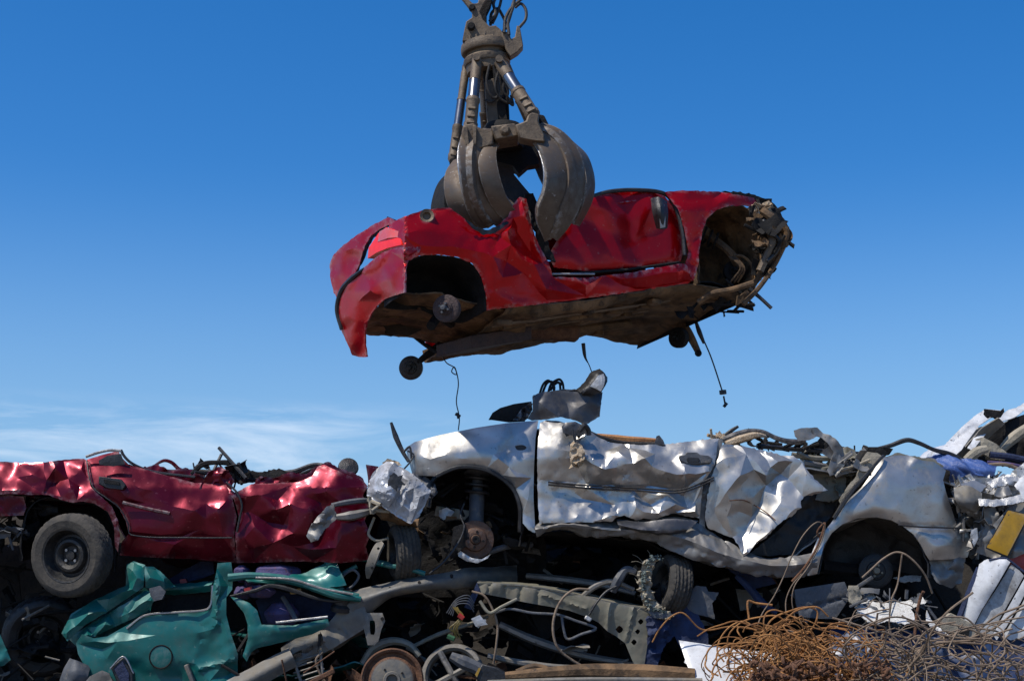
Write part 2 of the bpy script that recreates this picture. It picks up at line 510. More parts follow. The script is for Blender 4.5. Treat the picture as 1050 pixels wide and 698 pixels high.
SUN_EL, SUN_AZ = 58.0, 237.0      # azimuth clockwise from +Y
world = bpy.data.worlds.new("World"); scene.world = world; world.use_nodes = True
nt = world.node_tree
for n in list(nt.nodes): nt.nodes.remove(n)
wo = nt.nodes.new('ShaderNodeOutputWorld'); bg = nt.nodes.new('ShaderNodeBackground')
sky = nt.nodes.new('ShaderNodeTexSky'); sky.sky_type = 'NISHITA'; sky.sun_disc = False
sky.sun_elevation = R(SUN_EL); sky.sun_rotation = R(SUN_AZ); sky.air_density = 1.0; sky.dust_density = 1.1; sky.ozone_density = 2.2; sky.altitude = 300
bg.inputs[1].default_value = .125
# a few thin streaks of cirrus low in the sky
geo = nt.nodes.new('ShaderNodeTexCoord')
mp = nt.nodes.new('ShaderNodeMapping'); mp.inputs['Scale'].default_value = (5, 5, 26); mp.inputs['Location'].default_value = (.35, 0, .4)
nt.links.new(geo.outputs['Generated'], mp.inputs[0])
cn = _noise(nt, mp.outputs[0], 1.6, 8, .62, .6)
cm = _ramp(nt, cn, .42, .66)
sepx = nt.nodes.new('ShaderNodeSeparateXYZ'); nt.links.new(geo.outputs['Generated'], sepx.inputs[0])
zf = nt.nodes.new('ShaderNodeMapRange'); nt.links.new(sepx.outputs['Z'], zf.inputs[0])
zf.inputs[1].default_value = .150; zf.inputs[2].default_value = .128; zf.interpolation_type = 'SMOOTHSTEP'
xf = nt.nodes.new('ShaderNodeMapRange'); nt.links.new(sepx.outputs['X'], xf.inputs[0])
xf.inputs[1].default_value = .0; xf.inputs[2].default_value = -.13; xf.interpolation_type = 'SMOOTHSTEP'
cm = _math(nt, 'MULTIPLY', cm, zf.outputs[0]); cm = _math(nt, 'MULTIPLY', cm, xf.outputs[0]); cm = _math(nt, 'MULTIPLY', cm, .42)
hs = nt.nodes.new('ShaderNodeHueSaturation'); hs.inputs['Saturation'].default_value = 1.29
tn = nt.nodes.new('ShaderNodeVectorMath'); tn.operation = 'MULTIPLY'; tn.inputs[1].default_value = (.86, .97, 1.16)
nt.links.new(sky.outputs[0], tn.inputs[0]); nt.links.new(tn.outputs[0], hs.inputs['Color'])
hz = nt.nodes.new('ShaderNodeMapRange'); nt.links.new(sepx.outputs['Z'], hz.inputs[0])
hz.inputs[1].default_value = .30; hz.inputs[2].default_value = .04; hz.inputs[4].default_value = .62; hz.interpolation_type = 'SMOOTHSTEP'
skyh = _mix(nt, hz.outputs[0], hs.outputs[0], (2.7, 4.5, 6.4))
skyc = _mix(nt, cm, skyh, (7.5, 8.2, 9.2))
nt.links.new(skyc, bg.inputs[0]); nt.links.new(bg.outputs[0], wo.inputs[0])

sl = bpy.data.lights.new('sun', 'SUN'); sl.energy = 4.4; sl.angle = R(.5); sl.color = (1, .94, .85)
so = bpy.data.objects.new('sun', sl); COL.objects.link(so); so.location = (-8, -8, 20)
to_sun = Vector((math.sin(R(SUN_AZ)) * math.cos(R(SUN_EL)), math.cos(R(SUN_AZ)) * math.cos(R(SUN_EL)), math.sin(R(SUN_EL))))
so.rotation_euler = to_sun.to_track_quat('Z', 'Y').to_euler()
scene.view_settings.view_transform = 'Standard'; scene.view_settings.look = 'None'
scene.view_settings.exposure = 0.0; scene.view_settings.gamma = 1
scene.cycles.use_denoising = True
scene.cycles.max_bounces = 6
scene.render.film_transparent = False

# ================================================================ materials
silver = paint('silver car paint', (.42, .405, .375), .78, .36, .15, .25, .42, (.15, .13, .105), .05, .45, 9, (.10, .09, .08))
silver_dirty = paint('scuffed silver paint', (.24, .235, .22), .7, .45, .1, .3, .8, (.15, .13, .11), .10, .7, 10, (.05, .045, .04))
grey_sheet = paint('bare grey sheet metal', (.065, .066, .072), .6, .42, .1, .3, .65, (.10, .085, .07), .10, .5, 8)
red = paint('bright red car paint', (.47, .0005, .004), .5, .28, .22, .10, .15, (.06, .008, .004), .04, .22, 7, (.45, .20, .16), spec=.3, wearcol=(.5, .36, .32))
wine = paint('wine red car paint', (.105, .0005, .010), .6, .33, .16, .10, .18, (.035, .006, .006), .05, .4, 7, (.30, .07, .08), spec=.3, wearcol=(.32, .20, .20))
teal = paint('teal car paint', (.0, .118, .105), .15, .45, .22, .2, .45, (.06, .085, .07), .04, .25, 6, (.25, .3, .27), wear=.2)
white = paint('white car paint', (.72, .72, .71), 0, .36, .4, .15, .5, (.20, .17, .14), .06, .8, 9)
olive = paint('dusty olive sheet', (.19, .18, .13), .25, .55, 0, .3, .8, (.20, .17, .12), .35, .35, 9)
frame_grey = paint('dusty grey chassis', (.12, .122, .12), .4, .55, 0, .3, 1.0, (.20, .17, .125), .35, .4, 11)
dark = rough_mat('dark grime and shade', (.008, .008, .009), (.020, .018, .016), 9, .0, .8, .6, spec=.25)  # near-black also carries the shade of gaps, housings, recesses and holes
blackp = rough_mat('black plastic', (.010, .010, .011), (.028, .027, .027), 12, 0, .45, .3)
under = rough_mat('bounce-lit dusty brown', (.05, .029, .013), (.24, .14, .066), 4.5, .1, .8, .8, (.06, .04, .026))  # warm sunlight bounced from below is put into this brown
rust = rough_mat('rust', (.10, .045, .024), (.19, .09, .045), 16, .1, .85, .8, (.07, .035, .022))
rustwire = rough_mat('rusty wire', (.24, .10, .028), (.42, .20, .062), 6, .15, .75, .7, (.11, .055, .03))
greywire = rough_mat('weathered wire', (.15, .105, .07), (.27, .20, .14), 6, .2, .7, .5)
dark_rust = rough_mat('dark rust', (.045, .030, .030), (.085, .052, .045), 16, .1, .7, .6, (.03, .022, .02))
under_dark = rough_mat('dark brown steel', (.020, .014, .010), (.055, .038, .026), 4.5, .2, .7, .6)
mud = rough_mat('shaded earth and oil', (.014, .012, .010), (.040, .031, .023), 3, 0, .92, 1, (.011, .010, .009))  # near-black: shade under the cars is put into the colour
rubber = rough_mat('tyre rubber', (.010, .010, .010), (.030, .028, .025), 14, 0, .72, .35)
rubber_dusty = rough_mat('dusty tyre rubber', (.026, .024, .021), (.075, .064, .050), 9, 0, .85, .4)
grab_steel = rough_mat('dusty grab steel', (.10, .072, .046), (.19, .138, .086), 5, .2, .6, .45, (.05, .038, .028))
claw_steel = paint('worn claw steel', (.145, .112, .082), .45, .45, 0, .3, .95, (.095, .058, .032), .12, .7, 5, (.34, .31, .28), wear=1, wearcol=(.28, .26, .23))
edge_steel = rough_mat('worn bright steel', (.30, .29, .28), (.45, .44, .43), 8, .9, .4, .3)
chrome = rough_mat('chromed rod', (.16, .165, .175), (.24, .245, .26), 3, .9, .28, .04)
hosem = rough_mat('rubber hose', (.016, .014, .012), (.045, .038, .030), 10, 0, .6, .3)
lightm = rough_mat('tail lamp red lens', (.95, .035, .012), (.85, .022, .010), 20, 0, .15, .1)
lens = rough_mat('lamp lens', (.42, .36, .33), (.55, .48, .45), 20, 0, .2, .1)
tan = rough_mat('torn tan foam', (.40, .28, .16), (.62, .50, .36), 22, 0, .9, 1, (.25, .15, .08))
orange = rough_mat('orange rusted rail', (.42, .20, .07), (.30, .13, .05), 14, .1, .7, .5, (.14, .08, .05))
alu = rough_mat('crumpled bright alloy', (.40, .395, .38), (.58, .57, .55), 9, .5, .4, .5, (.30, .27, .24))
blue = rough_mat('blue plastic sheet', (.04, .08, .24), (.08, .14, .34), 7, 0, .4, .6)
navy = rough_mat('navy cloth', (.008, .014, .045), (.016, .030, .085), 7, 0, .7, .6)
purple = rough_mat('purple seat fabric', (.055, .042, .12), (.085, .07, .17), 12, 0, .85, .6, (.14, .05, .06))
yellow = paint('yellow plate', (.44, .24, .006), 0, .4, .2, .2, .7, (.16, .10, .02), .06, .8, 9)
redp = rough_mat('red plastic', (.30, .02, .02), (.40, .04, .03), 9, 0, .4, .2)
glass = rough_mat('shattered glass', (.06, .08, .07), (.26, .31, .28), 40, .1, .25, 1)
greyp = rough_mat('grey plastic', (.055, .06, .068), (.10, .105, .115), 6, 0, .6, .4, (.14, .125, .105))
greenw = rough_mat('green wire', (.015, .07, .03), (.02, .09, .035), 9, 0, .5, .1)
yellw = rough_mat('yellow wire', (.13, .09, .015), (.17, .12, .025), 9, 0, .5, .1)

# ================================================================ the ground and the heap below the frame
def ground():
    n = 90; xs = np.sign(np.linspace(-1, 1, n)) * np.abs(np.linspace(-1, 1, n)) ** 2.6 * 900
    X, Yg = np.meshgrid(xs, xs + 5); Z = .12 * smooth_noise(X * .4, Yg * .4, 3) + .05 * smooth_noise(X * 1.7, Yg * 1.7, 4) - .1
    V = np.stack([X, Yg, Z], -1).reshape(-1, 3)
    Fc = [(j * n + i, j * n + i + 1, (j + 1) * n + i + 1, (j + 1) * n + i) for j in range(n - 1) for i in range(n - 1)]
    m = rough_mat('yard dirt', (.17, .135, .10), (.26, .21, .16), 1.4, 0, .95, .8, (.10, .085, .07))
    tag(mk('ground', V, Fc, m), kind='structure')
ground()

def heap():
    nx, ny = 150, 80
    X, Yg = np.meshgrid(np.linspace(-9, 9, nx), np.linspace(8.2, 20, ny))
    e = np.clip((Yg - 8.2) / 1.6, 0, 1) * np.clip((20 - Yg) / 3.5, 0, 1) * np.clip((9 - np.abs(X)) / 3, 0, 1)
    top = np.interp(Yg, [8, 9.5, 11.6, 12.2, 12.6, 12.85, 15, 20], [1.1, 1.35, 1.45, 1.75, 2.45, 3.18, 3.1, 2.3])
    Z = -.1 + e ** .6 * (top + .16 * crumple(X, Yg, .7, 12, 3))
    V = np.stack([X, Yg, Z], -1).reshape(-1, 3)
    Fc = [(j * nx + i, j * nx + i + 1, (j + 1) * nx + i + 1, (j + 1) * nx + i) for j in range(ny - 1) for i in range(nx - 1)]
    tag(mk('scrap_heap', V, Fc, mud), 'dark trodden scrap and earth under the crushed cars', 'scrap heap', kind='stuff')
heap()

def stuff(name, label, mat, spec, seed):
    rnd = random.Random(seed); mb = MB()
    for n, reg, Yr, size, rods in spec: frags(mb, n, reg, Yr, size, rnd, rods)
    tag(mb.build(name, mat, None, True, 40), label, 'loose scrap', kind='stuff')
LOW = [(0, 640), (240, 690), (500, 600), (720, 600), (1050, 600), (1050, 720), (0, 720)]
GAP = [(380, 560), (560, 560), (700, 590), (860, 600), (860, 700), (380, 700)]
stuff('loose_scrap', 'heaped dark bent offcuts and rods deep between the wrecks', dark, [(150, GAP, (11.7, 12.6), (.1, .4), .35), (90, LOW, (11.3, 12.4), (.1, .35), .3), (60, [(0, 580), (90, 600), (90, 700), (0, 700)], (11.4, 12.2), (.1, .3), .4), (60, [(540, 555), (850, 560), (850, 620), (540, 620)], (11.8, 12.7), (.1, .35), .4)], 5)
stuff('loose_scrap', 'dusty grey sheet offcuts scattered low between the wrecks', frame_grey, [(28, GAP, (11.45, 12.0), (.06, .2), .5), (30, LOW, (11.1, 11.7), (.06, .2), .45), (8, [(0, 590), (60, 640), (70, 700), (0, 700)], (11.2, 11.8), (.05, .18), .5)], 6)
stuff('loose_scrap', 'rusty brown scrap bits scattered low between the wrecks', rust, [(22, GAP, (11.4, 12.0), (.05, .16), .5), (40, [(240, 670), (720, 690), (720, 720), (240, 720)], (10.8, 11.5), (.06, .2), .5)], 7)

# ================================================================ the red car in the grab
def HY(u, v=0): return 10.55 + (u - 415) * .0035
def HY0(u, v=0):
    """side of the body, wrapping round to the tail left of the corner"""
    u = np.asarray(u, float)
    return 10.55 + np.where(u > 415, (u - 415) * .0035, (415 - u) * .013)
DV = Vector((-.70, 1.44, -.10))
def hp(u, v, k=0., dz=0): return at(u, v, float(HY(u))) + DV * k + Vector((0, 0, dz))

hang = thing('crushed_car', 'bright red roofless car hanging in the grab against the blue sky', 'crushed car', at(560, 330, 11.1), None)
side_o = [(399, 230), (406, 226), (420, 220), (434, 215.5), (448, 213.5), (461, 213), (472, 221), (482, 229), (491, 235), (500, 236), (511, 231), (521, 222), (527, 209), (533, 202), (540, 204), (543, 222), (548, 241), (555, 256), (562, 268), (567, 284), (600, 285), (650, 279), (697, 270), (703, 271), (713, 285), (705, 291), (650, 299), (600, 306), (560, 311), (499, 318),
          (498, 300), (493, 283), (484, 270), (467, 263), (447, 261), (430, 262), (420, 267), (413, 259), (400, 256)]
panel('body_side', side_o, HY0, red, hang, step=3,
      ctrl=[(a, b, c * 1.5) for a, b, c in [(400, 232, -2), (434, 216, -5), (461, 214, -5), (412, 240, 1), (400, 249, 1), (440, 235, 1), (470, 240, 1), (430, 252, 2.2), (470, 254, 2.4), (490, 258, 2), (430, 258, 1), (470, 262, 1), (490, 240, -1), (500, 250, 2), (505, 262, 4), (512, 242, -1), (521, 236, 4), (527, 222, 1), (535, 205, 3), (540, 220, 5), (531, 238, 0),
            (524, 252, 3), (520, 268, -1), (533, 262, 4), (545, 258, -2), (548, 272, 3), (537, 280, 1), (556, 270, 1), (515, 285, 2), (505, 300, 1), (560, 295, 2), (600, 292, 3), (650, 286, 3), (700, 277, 3), (560, 309, -2), (600, 304, -2), (650, 297, -3), (704, 289, -3), (500, 316, -2), (567, 285, 0), (620, 283, 0)]],
      cr=(.45, 17, 3), soft=0, roll=(4, 1.0), holes=[[(431, 219), (437, 217.5), (444, 219), (444, 225), (437, 227.5), (431, 225)]], jag=.4, seed=4)
m = MB(); m.lathe(at(437.5, 222.5, float(HY(437)) + .06), (.1, -1, .1), [(0, .0), (.028, 0), (.03, .02), (.05, .03), (.052, .0), (.055, -.02)], 20); m.build('filler_neck', grab_steel, hang)
panel('door', [(568, 274), (562, 262), (572, 245), (590, 212), (600, 200), (625, 197), (660, 196), (680, 199), (690, 212), (697, 232), (701, 258), (698, 268), (670, 272), (600, 278)], lambda u, v: HY(u) + .10, red, hang, step=3,
      ctrl=[(600, 203, 0), (640, 200, -4), (680, 200, 0), (600, 225, -2), (625, 215, 3), (645, 228, -1), (668, 213, 3), (630, 243, 1), (690, 225, 1), (600, 250, 1), (650, 250, -1), (690, 250, 2), (580, 262, 2), (640, 268, 3), (695, 265, 2)], cr=(.35, 22), soft=-1, roll=(4, 1.5), seed=9)
m = MB()
m.tube([(603, 203, 11.33), (625, 196.5, 11.4), (655, 195, 11.5), (682, 199, 11.55), (692, 212, 11.56), (699, 234, 11.55), (702, 262, 11.53)], .016, 6)
m.build('door_seal', blackp, hang)
m = MB(); m.bar((567, 282, 11.14), (640, 277, 11.36), .03, .02); m.bar((640, 277, 11.36), (697, 269, 11.55), .025, .02); m.build('sill_strip', dark, hang)
m = MB(); m.bar((566, 281, 11.10), (610, 281, 11.25), .02, .015); m.build('bare_sill_edge', alu, hang)
mm = thing('door_mirror', None, None, at(675, 225, 11.45) - hang.location); mm.parent = hang
loft('mirror_housing', [[(668, 204, 11.42), (676, 203, 11.36), (683, 207, 11.42)], [(670, 218, 11.36), (677, 216, 11.30), (684, 220, 11.38)], [(674, 234, 11.40), (679, 235, 11.35), (683, 234, 11.40)]], blackp, mm, 10, 10, 0, thick=.02)
loft('mirror_glass', [[(675, 209, 11.325), (681, 210, 11.345)], [(676, 222, 11.31), (682, 222, 11.335)], [(677, 234, 11.33), (682, 233, 11.345)]], edge_steel, mm, 6, 8, 0, thick=.006)
panel('front_wing', [(682, 197), (700, 195), (740, 197), (775, 203), (792, 211), (782, 214), (764, 211), (748, 211), (735, 215), (725, 224), (720, 238), (717, 256), (716, 272), (711, 288), (703, 272), (706, 258), (702, 236), (695, 214), (686, 203)], HY, red, hang, step=3,
      ctrl=[(690, 198, -3), (740, 198, -4), (780, 205, -8), (700, 205, 1), (712, 230, 3), (706, 215, 4), (730, 205, 1), (745, 205, 3), (722, 218, 4), (711, 250, 1), (716, 262, 3), (708, 280, 2), (765, 206, 0)], cr=(.4, 14), soft=-1, jag=.5, seed=12)
panel('bonnet_edge', [(740, 196), (768, 198), (790, 206), (800, 216), (790, 212), (772, 204), (748, 200)], lambda u, v: HY(u) + .05, dark, hang, step=3, cr=(1, 10), jag=1)

# tail: crumpled tailgate corner, lamp, bumper
panel('tailgate_corner', [(398, 223), (385, 229), (374, 236), (360, 245), (348, 255), (341, 263), (338, 271), (338.5, 285), (342, 300), (348, 310), (352, 297), (357, 289), (363, 282), (368, 272), (371, 262), (374, 252), (381, 241), (389, 235), (397, 231), (407, 227)], lambda u, v: HY0(u) + .10, red, hang, step=3,
      ctrl=[(374, 240, 2), (352, 258, 3), (341, 275, -2), (350, 280, 2), (360, 262, -1), (366, 255, 4), (380, 236, -1), (347, 300, -2)], cr=(.8, 18), soft=-1, jag=.4, seed=15)
panel('torn_seal', [(397, 222), (405, 225), (409, 228), (399, 232), (389, 238), (381, 246), (375, 260), (368, 276), (360, 288), (353, 300), (350, 296), (358, 282), (366, 266), (374, 250), (383, 237), (392, 230)], lambda u, v: HY0(u) + .16, blackp, hang, step=3, cr=(.5, 8), jag=.6, seed=16)
panel('tail_lamp', [(388, 239), (396, 233), (410, 237), (411.5, 251), (398, 254), (386, 259), (377, 265), (378, 254)], lambda u, v: HY0(u) - .01, lightm, hang, step=2.5, ctrl=[(388, 238, -1), (410, 236, -4), (398, 245, 2), (410, 250, 3), (378, 264, 2), (387, 258, 4)], roll=(0, 0), thick=.05, seed=2)
panel('tail_lamp_lens', [(389, 237.5), (396, 233.5), (410, 237.5), (410.5, 243), (398, 244), (387, 248)], lambda u, v: HY0(u) - .032, paint('faded red lens', (.75, .10, .07), 0, .2, .5, .1, .1, scratch=.1), hang, step=2.5, thick=.01, roll=(0, 0), ctrl=[(388, 238, -1), (410, 236, -4), (398, 244, 2)], seed=2)
bump_o = [(432, 253), (429, 261), (419, 267), (416, 277), (415, 288), (415, 300), (404, 303), (394, 307), (386, 314), (381, 321), (376, 332), (374, 342), (374, 354), (376, 366), (368, 366), (361, 364), (357, 354), (350, 339), (346.5, 325), (346, 312), (349, 303), (352, 296), (358, 288), (366, 280), (376, 272), (385, 264), (394, 258), (403, 255), (412, 253.5)]
panel('rear_bumper', bump_o, lambda u, v: HY0(u) + np.clip(v - 300, 0, 80) * .0035 - .03, red, hang, step=3,
      ctrl=[(430, 255, 0), (400, 258, 2), (370, 280, 2), (352, 300, 0), (415, 262, 3.5), (392, 266, 5), (374, 278, 5), (358, 292, 4), (415, 266, 1.0), (394, 272, 2.0), (378, 284, 2.0), (362, 298, 1.0), (400, 285, 5), (388, 290, 1), (380, 297, 5), (368, 310, 2), (404, 298, 1), (393, 305, -3), (375, 325, -1), (366, 330, 4), (356, 325, 5), (352, 335, 1), (362, 350, 3), (372, 350, -2), (370, 362, -3)],
      cr=(.5, 15, 3), soft=0, jag=.3, seed=21, thick=.012)
m = MB(); m.tube([(350, 338, 11.45), (346, 318, 11.45), (350, 300, 11.38), (360, 287, 11.22), (374, 275, 11.03)], [.012, .022, .026, .024, .01], 8); m.build('bumper_trim', blackp, hang)
# underside
rows_near = [(522, 316), (540, 314), (560, 311), (600, 306), (650, 299), (705, 291), (735, 294), (760, 300)]
def urow(k, dz, seed=0):
    rr = random.Random(seed); return [tuple(hp(u, v, k, dz + rr.uniform(-.015, .015))) for u, v in rows_near]
loft('floor_pan', [urow(.02, 0, 1), urow(.06, -.05, 2), urow(.2, -.035, 3), urow(.4, -.05, 4), urow(.6, -.03, 5), urow(.8, -.05, 6), urow(.97, -.04, 7), urow(1.0, .06, 8)], under, hang, 110, 60, .022, .22, .012, 33, True, octs=3)
# floor ribs, tunnel and pipes under the body
m = MB()
for k in (.25, .42): m.tube([hp(u, v, k, -.06) for u, v in rows_near[1:-2]], .022, 6, 40, True)
m.tube([hp(550, 314, .5, -.05), hp(570, 312, .5, -.10), hp(600, 306, .52, -.08), hp(700, 292, .5, -.10)], .035, 8, 40, True)
m.build('exhaust_pipe', under, hang)
m = MB(); m.lathe(hp(575, 309, .45, -.02), (.9, .44, 0), [(0, 0), (.06, 0), (.075, .02), (.075, .5), (.06, .52), (0, .52)], 20); m.build('silencer', rust, hang)
m = MB()
for k in (.14, .17, .34): m.tube([hp(u, v, k + .02 * math.sin(u), -.065) for u, v in rows_near[:-2]], .006, 6, 60, True)
m.build('brake_pipe', greywire, hang)
m = MB(); a_, b_, c_, d_ = hp(512, 318, .3, -.10), hp(575, 309, .3, -.10), hp(575, 309, .7, -.10), hp(512, 318, .72, -.02); cc = (a_ + b_ + c_ + d_) / 4; m.box(cc, (b_ - a_) / 2, (d_ - a_) / 2, Vector((0, 0, .05))); m.build('fuel_tank', dark_rust, hang, bevel=.015)
m = MB(); rr = random.Random(5)
for i in range(9):
    u = rr.uniform(500, 700); v = float(np.interp(u, [p[0] for p in rows_near], [p[1] for p in rows_near])); k = rr.uniform(.1, .9); c = hp(u, v, k, -.07)
    m.box(c, Vector((rr.uniform(.02, .06), rr.uniform(.01, .03), 0)), Vector((-.02, rr.uniform(.02, .06), 0)), Vector((0, 0, .02)))
m.build('underbody_bracket', under, hang)['kind'] = 'stuff'
# wheel housings: rear
arch_r = [(499, 318), (498, 300), (493, 283), (484, 270), (467, 263), (447, 261), (430, 262), (420, 267), (416, 280), (415, 300)]
def arow(k, s=1., dz=0): return [tuple(hp(457 + (u - 457) * s, 300 + (v - 300) * s, k, dz)) for u, v in arch_r]
loft('rear_wheel_housing', [arow(0.01), arow(.12), arow(.26, .95), arow(.3, .6), arow(.3, .05)], dark, hang, 40, 20, .008, .15, .008, 3, True)
# boot floor behind the rear wheel, ribbed
bf = [[(402, 300, 10.8), (440, 300, 10.85), (470, 306, 10.95), (505, 315, 11.0), (540, 317, 11.1)],
      [(380, 322, 11.35), (430, 326, 11.45), (470, 334, 11.5), (505, 341, 11.55), (535, 345, 11.6)],
      [(368, 341, 12.0), (402, 344, 12.05), (438, 350, 12.1), (470, 357, 12.15), (500, 361, 12.15)],
      [(376, 322, 12.1), (405, 326, 12.15), (440, 330, 12.2), (470, 336, 12.2), (500, 340, 12.2)]]
loft('boot_floor', bf, under, hang, 60, 50, .016, .14, .01, 8, octs=3)
for k in (.25, .5, .72):
    m = MB(); m.tube([at(*p) * (1 - k) + at(*q) * k + Vector((0, -.01, -.02)) for p, q in zip(bf[0][:4], bf[2][:4])], .012, 6, 24, True); m.build('boot_floor_rib', under, hang)
panel('spare_wheel_well', [(388, 326), (404, 322), (428, 326), (432, 338), (418, 345), (398, 342)], 11.65, under_dark, hang, step=3, cr=(.8, 12), thick=.03, seed=34)
def drum(parent, name, c, ax, r, mat_, bolt=True, w=.07, hubmat=None):
    c = Vector(c); ax = Vector(ax).normalized(); m = MB()
    m.lathe(c, ax, [(0, -w), (r * .8, -w), (r * .97, -w * .8), (r, -w * .2), (r * .98, 0), (r * .9, .004), (r * .55, .006), (r * .5, .016), (r * .42, .018), (r * .4, .028), (0, .028)], 40)
    o = m.build(name, mat_, parent)
    m = MB(); a = ax.orthogonal().normalized(); b = ax.cross(a)
    m.lathe(c, ax, [(0, .075), (r * .17, .072), (r * .2, .05), (r * .22, .02)], 20)
    if bolt:
        for k in range(4):
            p = c + (a * math.cos(k * 1.571 + .4) + b * math.sin(k * 1.571 + .4)) * r * .33
            m.lathe(p, ax, [(0, .05), (.009, .05), (.009, .02)], 6)
    m.build('wheel_hub', hubmat or mat_, o)
    return o
drum(hang, 'brake_drum', hp(457, 316, .0), (-.3, -1, -.1), .098, dark_rust, hubmat=greyp)
m = MB(); m.tube([hp(462, 322, .22), hp(478, 308, .3), hp(500, 310, .4)], .035, 8, 12, True); 
m.build('rear_axle_beam', dark, hang)
def link(name, pts, r, mat_, par, n=None): m = MB(); m.tube(pts, r, 8, n, isinstance(pts[0], Vector)); return m.build(name, mat_, par)
link('trailing_arm', [(428, 372, 12.0), (438, 364, 12.0), (452, 355, 12.0), (470, 352, 12.0)], [.022, .03, .04, .03], dark, hang)
link('trailing_arm', [(424, 345, 12.05), (440, 356, 12.0), (452, 361, 11.9), (462, 352, 11.9)], [.012, .018, .02, .02], dark, hang)
drum(hang, 'brake_drum', at(421, 377, 12.0), (-.15, -1, -.12), .095, blackp, w=.05)
# front wheel housing and nose
arch_f = [(716, 290), (716, 272), (718, 250), (723, 230), (733, 217), (748, 211), (762, 212), (772, 222), (778, 240), (780, 262), (776, 285), (768, 303)]
def frow(k, s=1.): return [tuple(hp(748 + (u - 748) * s, 262 + (v - 262) * s, k)) for u, v in arch_f]
loft('front_wheel_housing', [frow(.0), frow(.1), frow(.26, .97), frow(.36, .8), frow(.38, .05)], under, hang, 44, 22, .02, .1, .008, 6, True)
link('suspension_strut', [hp(742, 222, .2), hp(752, 240, .14), hp(756, 252, .08), hp(768, 268, .08)], [.05, .035, .03, .045], under, hang, 14)
m = MB(); hc = hp(738, 228, .18); ax = (hp(752, 240, .14) - hc).normalized(); a = ax.orthogonal().normalized(); b = ax.cross(a)
m.tube([hc + ax * (t * .0045 - .03) + (a * math.cos(t * .55) + b * math.sin(t * .55)) * .065 for t in range(42)], .009, 6, 90, True); m.build('coil_spring', dark, hang)
o = drum(hang, 'front_hub', hp(765, 272, .10), (.05, -1, .0), .085, dark)
m = MB(); c = hp(762, 276, .05); m.tube([c + Vector((math.cos(t) * .12, -.01, math.sin(t) * .13)) for t in np.linspace(-2.2, 1.8, 14)], .012, 6, 30, True)
for k in range(3): m.tube([hp(750 + k * 3, 262, .02), hp(757 + k * 2, 275 + k, -.02), hp(752 + k * 4, 288, .03)], .008, 6, 10, True)
m.build('brake_backplate', under, hang)
nose_o = [(776, 208), (790, 209), (797, 216), (805, 226), (811, 237), (810, 247), (802, 260), (790, 275), (776, 292), (764, 309), (755, 313), (757, 303), (770, 296), (779, 275), (781, 250), (777, 228), (768, 215)]
m = MB(); m.slab(nose_o, lambda u, v: float(HY(u)) + .08, DV * .95); m.build('front_bulkhead', dark, hang)
panel('crushed_nose', nose_o, HY, under, hang, step=2.5, ctrl=[(780, 215, 2), (795, 222, -2), (808, 240, -3), (790, 235, 6), (783, 250, 1), (795, 252, 5), (785, 270, 4), (770, 295, 2)], cr=(2.6, 9, 3), soft=.8, jag=1.2, seed=31, thick=.02)
rr = random.Random(3); m = MB(); frags(m, 26, [(768, 206), (790, 206), (812, 236), (806, 255), (780, 290), (772, 250)], (11.6, 11.95), (.08, .2), rr, .1); m.build('torn_nose_metal', dark, hang)
frags_each('torn_nose_metal', under, hang, 14, [(765, 208), (792, 208), (812, 236), (800, 258), (778, 262)], (11.6, 11.8), (.05, .12), rr, .12)
link('bumper_rail', [(781, 216, 11.72), (795, 226, 11.68), (806, 238, 11.68), (803, 252, 11.7)], [.03, .035, .03, .02], under, hang)
link('bumper_rail', [(784, 232, 11.70), (792, 246, 11.66), (786, 262, 11.66), (779, 278, 11.66)], [.02, .035, .03, .03], grab_steel, hang)
link('coolant_hose', [(783, 226, 11.66), (790, 238, 11.62), (799, 247, 11.64), (796, 258, 11.66), (786, 268, 11.64)], .016, blackp, hang)
panel('radiator_core', [(783, 222), (797, 224), (803, 240), (794, 252), (783, 246)], lambda u, v: HY(u) + .04, greyp, hang, step=2, cr=(.8, 6), thick=.03, seed=33)
frags_each('torn_foam', tan, hang, 7, [(772, 206), (792, 208), (790, 216), (772, 214)], (11.7, 11.8), (.05, .08), rr, .1)
link('bumper_iron', [(807, 246, 11.85), (794, 272, 11.8), (779, 294, 11.72), (762, 312, 11.68)], .02, under, hang)
m = MB(); m.lathe(at(802, 243, 11.75), (.4, -1, .1), [(0, .0), (.03, 0), (.05, .03), (.06, .06), (.065, .05), (.055, 0), (.05, -.05)], 20); m.build('lamp_bowl', under, hang)
link('lower_arm', [(716, 310, 11.7), (730, 301, 11.65), (750, 297, 11.62), (772, 290, 11.65)], .022, under, hang)
rr = random.Random(8); m = MB(); frags(m, 26, [(700, 300), (760, 300), (765, 316), (700, 328)], (11.7, 12.4), (.06, .16), rr, .4); m.build('torn_subframe', dark, hang)
link('hanging_strip', [(768, 296, 11.72), (778, 304, 11.72), (791, 316, 11.7)], [.018, .014, .014], blackp, hang)
